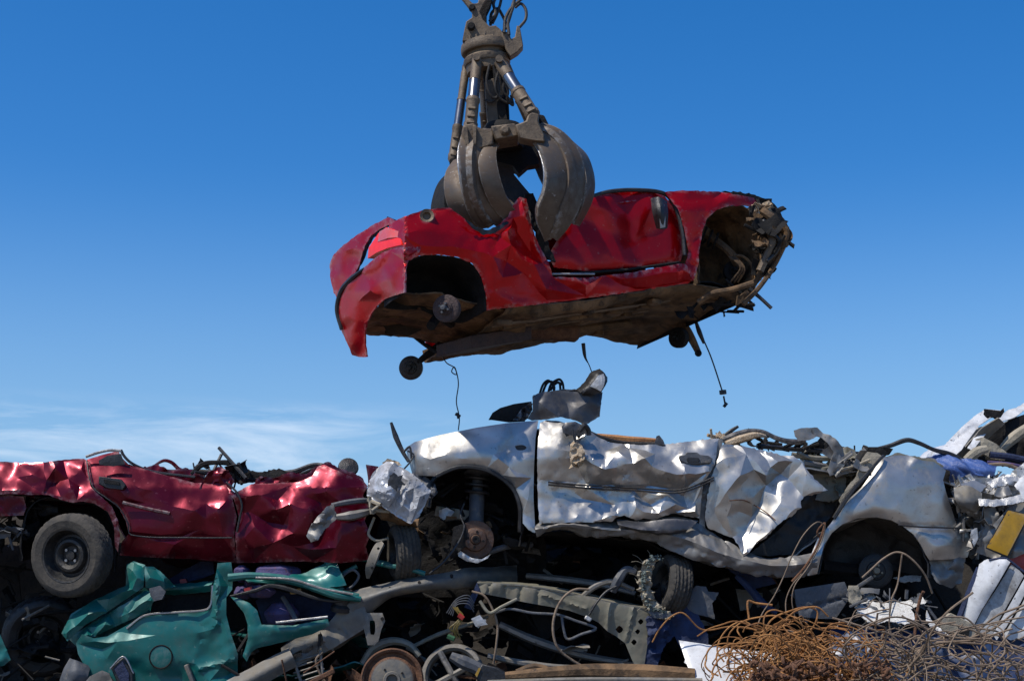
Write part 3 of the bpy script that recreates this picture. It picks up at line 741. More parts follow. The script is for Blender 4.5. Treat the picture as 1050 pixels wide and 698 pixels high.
# far front hub
link('lower_arm', [(680, 328, 12.6), (696, 332, 12.55), (706, 342, 12.5), (716, 361, 12.5)], [.04, .05, .035, .025], under, hang)
m = MB(); m.lathe(at(716, 362, 12.5), (0, -1, 0), [(0, -.03), (.02, -.03), (.03, 0), (.02, .03), (0, .03)], 12); m.build('ball_joint', dark, hang)
drum(hang, 'front_hub', at(694, 346, 12.45), (-.9, -1, -.1), .085, dark)
link('brake_cable', [(704, 315, 12.4), (712, 326, 12.4), (719, 343, 12.4), (729, 366, 12.4), (741, 402, 12.4)], .006, blackp, hang)
link('cable_sleeve', [(713, 328, 12.4), (717, 340, 12.4), (722, 352, 12.4)], [.012, .02, .012], blackp, hang)
m = MB(); m.tube([(741, 400, 12.4), (741.5, 404, 12.4)], .03, 8); m.tube([(742, 406, 12.4), (743.5, 414, 12.4)], .008, 6); m.tube([(742.5, 414, 12.4), (745, 416, 12.4)], .022, 8); m.build('cable_end', blackp, hang)
link('hanging_wire', [(452, 362, 12), (458, 372, 12), (466, 377, 12), (468, 384, 12), (463, 381, 12), (466, 376, 12), (470, 392, 12), (468, 412, 12), (471, 428, 12), (470, 441, 12)], .0045, blackp, hang, 60)
m = MB(); m.tube([(467, 424, 12), (472, 427, 12)], .012, 6); m.tube([(469, 423, 12), (470, 429, 12)], .010, 6); m.build('wire_knot', blackp, hang)
link('hanging_wire', [(598, 352, 12.1), (600, 366, 12.1), (604, 374, 12.1), (607, 382, 12.1)], [.016, .014, .004, .004], blackp, hang)
# sides away from the camera and the torn cabin floor, so that the wreck is a whole body
tp = [(522, 226), (526, 222), (530, 224), (534, 240), (560, 240), (600, 200), (660, 197), (700, 196), (770, 204)]
bt = [(526, 300), (530, 304), (534, 308), (540, 312), (560, 311), (600, 306), (660, 298), (700, 291), (760, 300)]
loft('far_side', [[tuple(hp(u, v, 1, -.02)) for u, v in bt], [tuple(hp(u, (v + w) / 2, 1.03)) for (u, v), (_, w) in zip(tp, bt)], [tuple(hp(u, v + 12, 1)) for u, v in tp]], red, hang, 60, 20, .02, .25, .01, 5, True)
loft('cabin_floor', [[tuple(hp(u, v - 8, .05)) for u, v in bt], [tuple(hp(u, v - 14, .5)) for u, v in bt], [tuple(hp(u, v - 8, .98)) for u, v in bt]], dark, hang, 40, 16, .02, .2, .01, 5, True)
loft('crushed_roof', [[tuple(hp(u, v + 6, .06)) for u, v in tp[5:]], [tuple(hp(u, v + 14, .5)) for u, v in tp[5:]], [tuple(hp(u, v + 12, .98)) for u, v in tp[5:]]], red, hang, 30, 16, .02, .2, .01, 6, True)
loft('boot_lid', [[tuple(hp(u, v + 6, .06)) for u, v in tp[:3]], [tuple(hp(u, v + 14, .5)) for u, v in tp[:3]], [tuple(hp(u, v + 12, .98)) for u, v in tp[:3]]], dark, hang, 20, 12, .015, .2, .01, 7, True)
panel('torn_pillar', [(538, 200), (547, 198), (552, 210), (556, 232), (563, 252), (570, 268), (562, 266), (552, 250), (546, 226)], lambda u, v: HY(u) + .03, dark, hang, step=2.5, cr=(1, 7), jag=.8, seed=7, thick=.02)
panel('torn_trim', [(477, 224), (487, 232), (500, 236), (514, 230), (526, 222), (520, 230), (508, 239), (496, 241), (484, 234)], lambda u, v: HY(u) - .01, blackp, hang, step=2.5, cr=(.8, 7), jag=.6, seed=8)

# ================================================================ the grab
grab = thing('grapple', 'brown orange-peel scrap grab with curved claws clutching the hanging red car', 'grapple', at(515, 110, 11.3))
AX = Vector((-.10, .0, 1)).normalized()
hc = at(499, 60, 11.35)
m = MB(); m.lathe(hc + AX * .05, AX, [(0, .09), (.13, .09), (.17, .07), (.185, .06), (.192, .03), (.192, .0), (.185, -.012), (.15, -.014), (.145, -.045), (.17, -.05), (.178, -.06), (.178, -.10), (.172, -.11), (.165, -.112), (.16, -.17), (0, -.18)], 48); o_rot = m.build('rotator', grab_steel, grab)
m = MB()
for k in range(16):
    an = k / 16 * 6.283; m.lathe(hc + AX * .105 + Vector((math.cos(an) * .16, math.sin(an) * .16, 0)), AX, [(0, .03), (.012, .03), (.012, 0)], 6)
m.build('bolt', grab_steel, o_rot)
m = MB(); m.slab([(470, -6), (478, 4), (484, 12), (484, 18), (478, 22), (476, 31), (474, 42), (520, 40), (513, 30), (508, 26), (502, 27), (495, 20), (492, 12), (496, 4), (502, -6), (492, -6), (490, 3), (485, 4), (481, 0), (480, -6)], 11.24, .05); m.build('hanger_plate', grab_steel, grab, bevel=.006)
m = MB(); m.slab([(506, -6), (503, 6), (499, 14), (499, 24), (505, 30), (492, 32), (490, 14), (494, 5), (497, -6)], 11.33, .07); m.build('hanger_plate', dark, grab, bevel=.006)  # right plate, its side away from the sun coloured dark
m = MB(); m.lathe(at(483, 26, 11.2), (0, 1, 0), [(0, .0), (.022, .0), (.03, .01), (.03, .05), (.02, .1)], 18); m.build('pin', dark, grab); m = MB(); m.lathe(at(484, 7, 11.22), (0, 1, 0), [(0, .0), (.018, .0), (.025, .01), (.025, .05)], 14); m.build('pin', dark, grab)
m = MB(); m.slab([(514, 34), (522, 32), (524, 40), (528, 38), (530, 26), (533, 27), (535, 38), (536.5, 47), (531, 53), (523, 58), (518, 50)], 11.22, .10); m.build('side_bracket', grab_steel, grab, bevel=.006)
m = MB(); rr = random.Random(2)
for P in ([(503, 26), (504, 14), (510, 9), (514, 14), (518, 24), (516, 34)], [(505, 24), (509, 16), (513, 4), (515, -8)], [(517, 34), (518, 20), (523, 10), (530, 3), (542, -6)], [(522, 36), (521, 22), (526, 8), (528, -8)], [(533, 28), (539, 20), (539, 10), (534, 4), (528, 8)], [(502, 22), (508, 14), (506, 4), (512, -8)], [(519, 30), (524, 14), (526, 4), (531, -6)]):
    Yb = 11.2 + rr.uniform(0, .18); m.tube([(u, v, Yb + .02 * i) for i, (u, v) in enumerate(P)], .012, 8)
m.build('hose', hosem, grab)
# centre column
m = MB(); m.slab([(494, 62), (520, 60), (521, 90), (523, 132), (500, 132), (497, 95)], 11.28, .16); m.slab([(505, 70), (512, 70), (521, 128), (512, 130)], 11.2, .12); m.build('centre_post', dark, grab, bevel=.01)
m = MB(); m.slab([(497, 84), (509, 78), (522, 130), (500, 131)], 11.22, .1); m.build('post_web', grab_steel, grab, bevel=.008)
m = MB()
for P in ([(506, 68), (510, 80), (511, 96), (505, 104), (497, 103)], [(512, 70), (508, 88), (512, 100), (522, 106), (525, 100)], [(517, 84), (521, 94), (520, 102), (526, 108), (524, 98)], [(502, 66), (499, 84), (505, 100), (515, 99)], [(520, 76), (516, 92), (523, 103)]):
    m.tube([(u, v, 11.12 + .02 * i) for i, (u, v) in enumerate(P)], .010, 8)
m.build('hose', hosem, grab)
def ram(p0, p1, r, f0=.32, f1=.58):
    """hydraulic ram: upper clevis and gland, chromed rod in the middle, barrel below"""
    p0, p1 = at(*p0), at(*p1); d = p1 - p0; L = d.length; x = d.normalized()
    t = thing('hydraulic_ram', None, None, p0 - grab.location); t.parent = grab
    m = MB(); m.lathe(p0, x, [(0, 0), (r * .9, 0), (r * .85, L * .05), (r * .95, L * .07), (r * .9, L * f0 * .95), (r * 1.05, L * f0 * .96), (r * 1.05, L * f0), (0, L * f0)], 20)
    s = x.cross(Vector((0, 1, 0))).normalized(); m.lathe(p0 - Vector((0, r * 1.5, 0)), (0, 1, 0), [(0, -.01), (r * .6, -.01), (r * .6, r * 3)], 14); m.build('ram_head', grab_steel, t)
    m = MB(); m.lathe(p0, x, [(r * .98, L * (f0 - .01)), (r * .98, L * (f1 + .01))], 24); m.build('rod', chrome, t)
    m = MB(); m.lathe(p0, x, [(0, L * f1), (r * 1.18, L * f1), (r * 1.2, L * (f1 + .04)), (r * 1.1, L * (f1 + .05)), (r * 1.1, L * .9), (r * 1.25, L * .91), (r * 1.2, L * .96), (r * .6, L * 1.0), (0, L)], 24)
    for q in (.35, .6, .8):
        c = p0 + x * L * (f1 + (1 - f1) * q) - Vector((0, r * 1.15, 0)); m.box(c, s * r * .7, x * r * .28, Vector((0, r * .28, 0)))
    m.build('barrel', grab_steel, t)
    m = MB(); m.lathe(p1 - Vector((0, r * 1.7, 0)), (0, 1, 0), [(0, -.012), (r * .62, -.012), (r * .66, 0), (r * .66, r * 3.4)], 6 if r > .04 else 12); m.build('pin', dark, t)
ram((489, 62, 11.18), (482, 134, 10.98), .043, .30, .56)
ram((478, 68, 11.45), (464, 168, 11.3), .034, .36, .62)
ram((512, 64, 11.12), (548, 121, 10.9), .047, .26, .52)
ram((517, 64, 11.5), (545, 128, 11.75), .04)
ram((494, 66, 11.6), (500, 150, 11.9), .04)
# lower hub with its lugs
m = MB(); m.lathe(at(516, 140, 11.28), (0, 0, 1), [(0, .09), (.13, .09), (.16, .05), (.17, 0), (.15, -.09), (0, -.11)], 24); m.build('lower_hub', dark, grab)
m = MB(); m.slab([(503, 129), (528, 126), (531, 132), (532, 139), (508, 143)], 10.84, .25); m.build('hub_lug', grab_steel, grab, bevel=.012)
m = MB(); m.lathe(at(518, 134, 10.83), (0, -1, 0), [(0, .03), (.022, .03), (.03, .022), (.04, .0), (.04, -.1)], 8); m.build('hub_bolt', grab_steel, grab)
m = MB(); m.slab([(528, 128), (539, 124), (541, 118), (546, 115), (553, 117), (552, 124), (558, 138), (559, 145), (546, 144), (532, 141)], 10.80, .15); m.build('claw_lug', grab_steel, grab, bevel=.01)
m = MB(); m.slab([(473, 136), (475, 128), (486, 126), (490, 130), (496, 133), (506, 135), (506, 148), (494, 152), (478, 152)], 10.86, .15); m.build('claw_lug', grab_steel, grab, bevel=.01)
m = MB(); m.slab([(475, 130), (479, 129), (481, 149), (477, 149)], 10.83, .08); m.slab([(485, 128), (488.5, 129), (488, 148), (485, 149)], 10.83, .08); m.build('clevis_cheek', grab_steel, grab, bevel=.006)
m = MB(); m.slab([(548, 116), (558, 118), (563, 128), (556, 130)], 11.0, .12); m.build('claw_lug', dark, grab, bevel=.01)

def claw(L, Rr, Yl, Yr, bulge, ribpos=.5, rib=.03, parent=grab, seed=1, th=.035, mat_=None):
    """curved tine: left and right edges in photo pixels with their depths; a rounded back with a raised rib"""
    n = 40
    a = catmull([tuple(at(u, v, y)) for (u, v), y in zip(L, Yl)], n); b = catmull([tuple(at(u, v, y)) for (u, v), y in zip(Rr, Yr)], n)
    rows = []
    K = 17
    for k in range(K):
        t = k / (K - 1); h = bulge * (1 - (2 * t - 1) ** 2) + rib * max(0, 1 - abs(t - ribpos) / .10)
        rows.append([tuple(Vector(p) * (1 - t) + Vector(q) * t + Vector((0, -h, 0))) for p, q in zip(a, b)])
    t_ = thing('claw', None, None, Vector(a[0]) - grab.location); t_.parent = parent
    V = np.array(rows).reshape(-1, 3); fc = [(j * n + i, j * n + i + 1, (j + 1) * n + i + 1, (j + 1) * n + i) for j in range(K - 1) for i in range(n - 1)]
    # make the normal face the camera so that the thickness goes inward
    p0, p1, p2 = (Vector(V[i]) for i in (0, n - 1, (K - 1) * n)); nn = (Vector(V[20 + n]) - Vector(V[20])).cross(Vector(V[21]) - Vector(V[20]))
    if nn.y > 0: fc = [f[::-1] for f in fc]
    mk('claw_plate', V, fc, mat_ or claw_steel, t_, True, th, -1, 50)
    m = MB(); m.tube([tuple(Vector(p) + Vector((0, .004, 0))) for p in a[::2]], .007, 6, 40, True); m.tube([tuple(Vector(p) + Vector((0, .004, 0))) for p in b[::2]], .007, 6, 40, True); m.build('claw_edge', edge_steel, t_)
    return t_
# left front claw
claw([(476, 136), (471, 148), (469.5, 162), (471, 178), (475, 200), (482, 220), (493, 232)], [(507, 136), (502, 150), (497, 168), (497, 190), (503, 208), (512, 221), (519, 230)], [11.0, 10.88, 10.80, 10.78, 10.84, 10.94, 11.02], [11.06, 10.96, 10.90, 10.88, 10.92, 10.98, 11.04], .012, .42, .03, seed=1)
# middle claw
claw([(511, 147), (498, 154), (491, 166), (492, 182), (498, 198), (507, 213), (517, 226)], [(513, 147), (508.5, 153), (507.5, 165), (511, 183), (518, 200), (526, 212), (531, 216)], [11.0, 10.90, 10.84, 10.82, 10.86, 10.93, 10.98], [11.02, 10.92, 10.86, 10.85, 10.88, 10.94, 11.0], .006, .4, .0, seed=2)
# outer left claw
claw([(468, 168), (461, 178), (459, 190), (461, 204), (466, 216), (476, 226)], [(478, 166), (474, 178), (474, 192), (478, 208), (486, 222), (494, 230)], [11.25, 11.12, 11.05, 11.04, 11.08, 11.14], [11.1, 11.0, 10.96, 10.95, 11.0, 11.08], .02, .5, .0, seed=3)
# back left claw, shade of its inside put into the dark colour
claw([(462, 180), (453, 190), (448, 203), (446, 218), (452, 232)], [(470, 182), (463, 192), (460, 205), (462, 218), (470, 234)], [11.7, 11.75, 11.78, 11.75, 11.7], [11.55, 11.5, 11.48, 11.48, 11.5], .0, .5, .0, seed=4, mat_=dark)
# big right claw
claw([(531, 142), (541, 142), (549, 149), (555, 162), (558, 178), (556, 196), (550, 212), (551, 228), (560, 245)], [(556, 130), (572, 136), (584, 147), (593, 162), (597, 180), (596, 198), (590, 216), (580, 232), (568, 244)], [11.0, 10.92, 10.86, 10.80, 10.76, 10.76, 10.80, 10.88, 10.98], [11.0, 10.98, 11.0, 11.0, 11.0, 11.0, 10.98, 10.98, 11.0], .022, .66, .04, seed=5)
# far right claw
claw([(580, 146), (589, 156), (594, 168), (597, 184), (596, 200), (590, 216), (584, 228)], [(586, 150), (597, 160), (602, 170), (605.5, 186), (604, 202), (598, 216), (590, 230)], [11.1, 11.02, 11.0, 10.98, 10.98, 11.0, 11.04], [11.3, 11.22, 11.18, 11.16, 11.16, 11.18, 11.22], .015, .5, 0, seed=6)
# back claws: inner faces with their shade put into the colour, gap of sky between
bc = thing('claw', None, None, at(520, 145, 11.8) - grab.location); bc.parent = grab
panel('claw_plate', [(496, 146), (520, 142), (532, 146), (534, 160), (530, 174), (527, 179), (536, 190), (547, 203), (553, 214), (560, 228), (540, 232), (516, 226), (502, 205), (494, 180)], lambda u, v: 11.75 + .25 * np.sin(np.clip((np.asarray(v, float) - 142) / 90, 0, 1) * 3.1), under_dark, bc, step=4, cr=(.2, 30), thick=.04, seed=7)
bc = thing('claw', None, None, at(550, 145, 11.8) - grab.location); bc.parent = grab
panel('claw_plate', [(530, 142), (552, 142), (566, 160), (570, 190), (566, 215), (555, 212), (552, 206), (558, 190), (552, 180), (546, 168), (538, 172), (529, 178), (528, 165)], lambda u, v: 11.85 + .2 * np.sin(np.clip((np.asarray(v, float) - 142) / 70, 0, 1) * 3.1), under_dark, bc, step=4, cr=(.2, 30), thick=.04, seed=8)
m = MB(); m.slab([(506, 144), (548, 142), (553, 168), (541, 170), (532, 178), (526, 170), (508, 165)], 11.35, .12); m.build('hub_underside', dark, grab)

# ================================================================ a wheel
def wheel(par, name, c, ax, Rw=.295, w=.17, rimr=.175, tyre_mat=None, dish=.05, label=None, cat=None, rimmat=None, nogroove=False):
    c = Vector(c); ax = Vector(ax).normalized()
    if label: t = thing(name, label, cat, c - Vector((0, 0, Rw)))
    else: t = thing(name, None, None, c - par.location); t.parent = par
    h = w / 2; m = MB()
    prof = [(rimr, h * .78), (rimr + .012, h * .95), (rimr + .03, h), (rimr + (Rw - rimr) * .55, h * 1.06), (Rw - .03, h * .99), (Rw - .012, h * .86), (Rw - .003, h * .72)]
    tread = [(Rw + (0 if i % 2 else -.007), h * (.68 - i * .17)) for i in range(9)]
    prof = prof + tread + [(r, -z) for r, z in prof[::-1]]
    nt_ = 7
    def fn(j, k):
        if 6 <= j <= 16: return -.006 if ((k + (j if j < 11 else 22 - j)) % 4 == 0) else 0
        return 0
    m.lathe(c, ax, prof, 120, fn); m.build('tyre', tyre_mat or rubber, t, sharp=25)
    m = MB()
    m.lathe(c, ax, [(rimr + .012, h * .86), (rimr + .008, h * .97), (rimr - .004, h * .93), (rimr - .012, h * .72), (rimr - .022, h * .35), (rimr * .80, h * .10), (rimr * .72, h * .12), (rimr * .62, h * .45), (rimr * .52, h * .50), (rimr * .40, h * .30), (rimr * .36, h * .05), (rimr * .2, h * .04), (rimr * .18, h * .3), (0, h * .3)], 60)
    m.lathe(c, ax, [(rimr + .012, -h * .86), (rimr - .012, -h * .7), (rimr * .8, -h * .3), (rimr * .8, h * .08)], 60)
    rim = m.build('rim', rimmat or dark_rim, t)
    m = MB(); a = ax.orthogonal().normalized(); b = ax.cross(a)
    for k in range(4):
        p = c + (a * math.cos(k * 1.571) + b * math.sin(k * 1.571)) * rimr * .28
        m.lathe(p, ax, [(0, h * .26), (.011, h * .26), (.012, h * .05)], 6)
    m.build('wheel_bolt', edge_steel, rim)
    return t
dark_rim = rough_mat('grimy steel rim', (.020, .021, .023), (.050, .047, .042), 9, .5, .5, .4, (.08, .07, .055))

def shell(name, mat_, par, us, vt, vb, Y0, Y1, dz=-.05, seed=1, cr=.03):
    """crushed roof, far side and floor of a wreck, so that it is a whole body behind its near side"""
    T = [at(u, v, Y0) for u, v in zip(us, vt)]; Bt = [at(u, v, Y0) for u, v in zip(us, vb)]; D = Vector((0, Y1 - Y0, 0))
    rows = [[tuple(p + Vector((0, .04, -.03))) for p in T], [tuple(p + D * .5 + Vector((0, 0, dz * 1.6))) for p in T], [tuple(p + D + Vector((0, 0, dz))) for p in T],
            [tuple((p + q) / 2 + D * 1.03) for p, q in zip(T, Bt)], [tuple(q + D) for q in Bt], [tuple(q + D * .5 + Vector((0, 0, -.02))) for q in Bt], [tuple(q + Vector((0, .06, .01))) for q in Bt]]
    return loft(name, rows, mat_, par, 70, 60, cr, .22, .01, seed, True, lin=True, octs=3)

# ================================================================ silver car
SY = 11.0
sil = thing('crushed_car', 'flattened silver car lying across the middle of the heap, front wheel missing', 'crushed car', at(700, 560, 11.6))
def SYf(u, v): return SY + np.clip(440 - np.asarray(u, float), 0, 40) ** 2 * .00025 + np.clip(470 - np.asarray(v, float), 0, 60) * .0018
fender_o = [(416, 459), (425, 453), (450, 446), (490, 438), (520, 433.5), (552, 431), (549, 450), (547.5, 480), (547, 510), (549, 546), (542, 543), (536, 536), (536, 522), (531, 507), (523, 495), (511, 486), (496, 479), (480, 476.5), (465, 478), (453, 484), (446, 488), (435, 487.5), (423, 487), (419, 472)]
panel('front_wing', fender_o, SYf, silver, sil, step=3, ctrl=[(417, 462, -2), (440, 450, -2), (480, 441, 0), (550, 432, 0), (425, 480, 0), (440, 470, 1.5), (460, 466, 2.5), (485, 462, 3.5), (505, 466, 3), (470, 477, 1.5), (500, 479, 1), (480, 452, 2), (515, 452, 3), (530, 445, 1.5), (545, 445, 2), (520, 462, 1), (510, 470, 4.5), (522, 478, 3), (530, 488, 5), (545, 490, 1), (515, 487, 1), (528, 502, 0), (540, 512, 3), (545, 530, 1), (537, 525, 2), (543, 543, 3.5), (425, 465, 1)], cr=(.35, 20, 3), soft=0, roll=(4, 1.2), holes=[[(528, 457), (536, 456), (540, 458.5), (538, 461), (530, 461)]], seed=40)
m = MB(); m.slab([(526, 455.5), (542, 455.5), (541, 462), (527, 462)], 11.02, .02); m.build('side_repeater', blackp, sil)
door_o = [(554, 433), (560, 430.5), (575, 432), (600, 438), (612, 447), (624, 453), (640, 455), (660, 456), (684, 455), (705, 452.5), (728, 450), (737, 449), (735, 463), (733, 476), (727, 486), (721, 494), (719, 512), (717, 531), (704, 529), (690, 526), (680, 529), (670, 533), (660, 531), (652, 533), (640, 528), (632, 530), (628, 534.5), (618, 534), (606, 535.5), (580, 535.5), (553, 536.5), (551, 500), (551, 460)]
door_c = [(555, 432, 0), (575, 432, 0), (600, 438, 0), (612, 447, -1), (640, 456, -3), (684, 456, -3), (705, 453, -3), (737, 450, -1),
          (565, 445, 2), (578, 440, 3), (588, 452, 0), (600, 445, 3), (572, 460, 5), (590, 463, 3), (606, 475, 6), (620, 480, 7), (634, 479, 6.5), (648, 474, 7), (662, 471, 9), (668, 478, 6), (682, 484, 8), (702, 487, 8), (726, 483, 6), (620, 462, 0), (634, 463, 4), (646, 460, -1), (655, 466, 4), (672, 464, 0), (688, 472, 0), (694, 478, 4), (702, 462, -1), (728, 470, 1),
          (552, 492, -1), (575, 494, -1.5), (600, 496, -2.5), (630, 498, -1), (640, 490, 3), (665, 498, -1.5), (685, 501, -1), (705, 498, 0), (733, 486, 2),
          (560, 500, 0), (600, 502, 0), (660, 503, .5), (700, 503, 1),
          (570, 513, -1), (597, 512, -3), (583, 520, -1), (556, 535, 3), (580, 535, 4.5), (606, 535, 5), (625, 528, 4), (630, 517, 0), (642, 512, -1), (648, 503, -2), (652, 518, 3), (658, 510, -2), (665, 505, 0), (668, 516, -1), (660, 525, 3), (675, 525, 4), (684, 508, 2), (692, 518, 3), (690, 526, 0), (700, 508, -2), (704, 520, 1), (712, 514, 3), (712, 524, 5), (716, 531, 1), (645, 530, 2)]
panel('front_door', door_o, SYf, silver, sil, ctrl=door_c, step=2.5, cr=(.5, 14, 3), soft=0, roll=(3, 1.2), jag=.4, seed=41)
m = MB()
for dv in (0, 2.6): m.tube([(562, 494 + dv, 10.985), (600, 497.5 + dv, 10.99), (650, 500 + dv, 10.975), (690, 502.5 + dv, 10.955), (706, 500 + dv, 10.94), (732, 489 + dv, 10.96)], .0065, 6)
m.build('rubbing_strip', blackp, sil)
# door handle: recessed cup and grip
hd = thing('door_handle', None, None, at(713, 470, 10.98) - sil.location); hd.parent = sil
m = MB(); m.slab([(696, 467), (702, 466), (704, 463.5), (715, 463.5), (718, 466), (727, 467), (731, 470), (729, 474.5), (716, 475.5), (704, 475), (697, 472)], 10.955, .05); m.build('handle_cup', greyp, hd, bevel=.006)
m = MB(); m.slab([(704, 469), (716, 469), (718, 471.5), (716, 473.5), (705, 473.2)], 10.948, .03); m.build('handle_grip', blackp, hd, bevel=.003)
rdoor_o = [(739, 459), (742, 455), (750, 455.5), (765, 458), (785, 462), (804, 467), (813, 467), (822, 472), (829, 483), (838, 493), (849, 502), (838, 506), (824, 509), (821, 513), (822, 520), (814, 527), (806, 532), (799, 537), (794, 542), (786, 551), (774, 558), (768, 566), (762, 570), (757, 558), (753, 552), (742, 548), (726, 541), (723, 530), (725, 510), (729, 490), (735, 475)]
panel('rear_door', rdoor_o, SYf, silver, sil, step=3, ctrl=[(740, 458, -3), (752, 457, -4), (780, 462, -3), (804, 468, -1), (745, 470, 2), (748, 480, 3), (765, 465, -1), (772, 480, 0), (760, 487, 6), (785, 487, 6), (775, 474, 1), (790, 480, 1), (797, 474, 3), (800, 485, -5), (812, 472, 1), (808, 490, -2), (822, 474, 2), (815, 500, 0), (826, 484, 5), (848, 502, 9), (822, 508, 4), (735, 495, 1), (746, 505, 5), (732, 520, 0), (745, 530, 1), (760, 500, 2), (770, 510, 0), (750, 515, 3), (758, 525, -2), (785, 497, -5), (778, 515, -6), (770, 530, -5), (766, 545, -4), (762, 552, -3), (800, 500, 0), (800, 515, 4), (815, 520, 7), (790, 530, 4), (790, 545, 7), (775, 555, 5), (763, 568, 4), (752, 548, -1), (728, 540, -1), (740, 540, -2)], cr=(.75, 13, 3), soft=0, roll=(3, .6), jag=.8, seed=43)
link('seam_crack', [(748, 513, 10.93), (762, 512.5, 10.97), (774, 518, 11.03), (784, 524, 10.98), (795, 533, 10.92)], .004, rust, sil)
panel('centre_pillar', [(737, 449), (742, 452), (738, 466), (732, 482), (727, 497), (724, 520), (723, 542), (717, 540), (717, 515), (719, 494), (727, 484), (733, 470)], lambda u, v: SY + .05, silver_dirty, sil, step=3, cr=(.8, 9), jag=.5, seed=44)
# sill, wavy and crumpled
loft('sill', [[(548, 538, 11.02), (580, 534, 11.04), (620, 534, 11.05), (660, 533, 11.06), (700, 530, 11.06), (735, 548, 11.04), (770, 568, 11.02), (800, 572, 11.0), (838, 566, 11.0)],
              [(549, 543, 10.97), (580, 538, 10.96), (620, 542, 10.97), (660, 545, 10.99), (700, 552, 10.98), (735, 566, 10.95), (770, 576, 10.94), (800, 580, 10.94), (838, 576, 10.97)],
              [(550, 549, 11.0), (575, 541, 11.0), (605, 549, 11.03), (640, 548, 11.02), (670, 556, 11.04), (705, 571, 11.0), (740, 581, 10.98), (770, 588, 10.98), (800, 591, 10.98), (836, 589, 11.02)],
              [(550, 548, 11.12), (575, 543, 11.12), (605, 550, 11.14), (640, 550, 11.14), (670, 557, 11.14), (705, 571, 11.12), (740, 580, 11.12), (770, 586, 11.12), (800, 590, 11.12), (836, 588, 11.15)]], silver_dirty, sil, 170, 34, .017, .10, .006, 45, octs=2, lin=True, sharp=24)
loft('sill_seam', [[(632, 532, 11.02), (660, 535, 10.99), (690, 532, 10.98), (716, 534, 11.0)], [(634, 538, 10.95), (660, 543, 10.95), (690, 545, 10.94), (706, 543, 10.96)], [(636, 541, 11.0), (660, 546, 11.0), (690, 548, 11.0), (702, 546, 11.0)]], grey_sheet, sil, 30, 8, .008, .1, .006, 46)
qp_o = [(883, 500), (893, 486), (901, 474), (905, 469), (916, 467), (930, 466), (940, 470), (946, 472), (957, 473), (966, 479), (970, 482), (967, 492), (970, 504), (976, 522), (981, 538), (990, 541), (996, 550), (995, 562), (992, 571), (975, 573), (953, 574), (949, 568), (944, 558), (937, 548), (927, 540), (914, 533), (898, 530), (880, 531), (864, 537), (853, 546), (845, 558), (841, 574), (838, 588), (828, 590), (829, 575), (838, 553), (853, 535), (862, 520), (872, 510)]
panel('rear_quarter', qp_o, lambda u, v: SYf(u, v) + np.clip(np.asarray(u, float) - 960, 0, 40) ** 2 * .00012, silver, sil, step=3, ctrl=[(884, 500, 0), (905, 471, -3), (930, 467, -5), (966, 480, -5), (905, 490, 1.5), (930, 482, 0), (930, 500, 3), (960, 495, 1), (940, 515, 2), (970, 515, 2), (975, 535, 0), (900, 505, 2), (870, 520, 1), (895, 520, 3.2), (920, 524, 3.4), (870, 533, 2), (898, 529, 1.5), (935, 535, 2.8), (852, 548, 3), (840, 570, 4), (832, 588, 2), (838, 560, 1), (955, 541, 1), (980, 541, .5), (945, 548, 4), (985, 550, 3), (960, 560, 4), (990, 565, 1), (955, 572, 2)], cr=(.35, 26), soft=.8, roll=(4, 1.2), creases=[(925, 540, 990, 541, 2.5, -1.6), (953, 553, 985, 556, 2, -.8)], seed=47)
m = MB(); m.tube([(921, 538, 10.95), (945, 540, 10.95), (982, 541, 10.98)], .006, 6); m.build('bumper_joint', blackp, sil)
panel('lamp_recess', [(966, 480), (974, 483), (973, 495), (977, 510), (983, 530), (978, 532), (971, 515), (966, 497)], 11.14, dark, sil, step=3, cr=(1, 9), jag=.5, seed=48)
panel('bumper_end', [(953, 573), (975, 572), (990, 571), (988, 585), (986, 597), (975, 603), (962, 598), (955, 588)], 11.05, silver_dirty, sil, step=3, cr=(1.6, 14, 3), jag=1, seed=49)
disc_rust = rough_mat('disc rust', (.075, .042, .030), (.15, .082, .052), 12, .3, .6, .4, (.10, .09, .085))
# the wheel arches
def liner(par, name, arch, Y0, dep, mat_, seed, cxy):
    rows = [[(u, v, Y0) for u, v in arch], [(u, v, Y0 + dep * .35) for u, v in arch], [(u, v, Y0 + dep * .9) for u, v in arch], [(cxy[0] + (u - cxy[0]) * .8, cxy[1] + (v - cxy[1]) * .8, Y0 + dep) for u, v in arch], [(cxy[0] + (u - cxy[0]) * .05, cxy[1] + (v - cxy[1]) * .05, Y0 + dep) for u, v in arch]]
    loft(name, rows, mat_, par, 50, 24, .012, .12, .008, seed)
liner(sil, 'front_wheel_housing', [(440, 520), (444, 494), (453, 484), (465, 478.5), (480, 477), (496, 479.5), (511, 486.5), (523, 495.5), (531, 507.5), (536, 522), (537, 540), (533, 560)], 11.03, .62, dark, 50, (490, 530))
liner(sil, 'rear_wheel_housing', [(838, 588), (841, 574), (845, 558), (853, 546), (864, 537), (880, 531), (898, 530), (914, 533), (927, 540), (937, 548), (944, 558), (950, 575), (952, 592)], 11.03, .62, blackp, 51, (895, 580))
m = MB(); m.tube([(447, 488, 11.0), (470, 479, 10.985), (496, 481, 10.985), (514, 490, 10.99), (527, 503, 11.0), (533, 520, 11.0), (533, 545, 11.03)], .016, 6); m.build('arch_liner', blackp, sil)
m = MB(); P0, P1 = at(490, 484, 11.3), at(488, 540, 11.2); x = (P1 - P0).normalized(); L = (P1 - P0).length
m.lathe(P0, x, [(0, 0), (.09, 0), (.10, .01), (.04, .03), (.04, L * .35), (.055, L * .4), (.055, L * .95), (0, L)], 20); m.build('suspension_strut', greyp, sil)
m = MB()
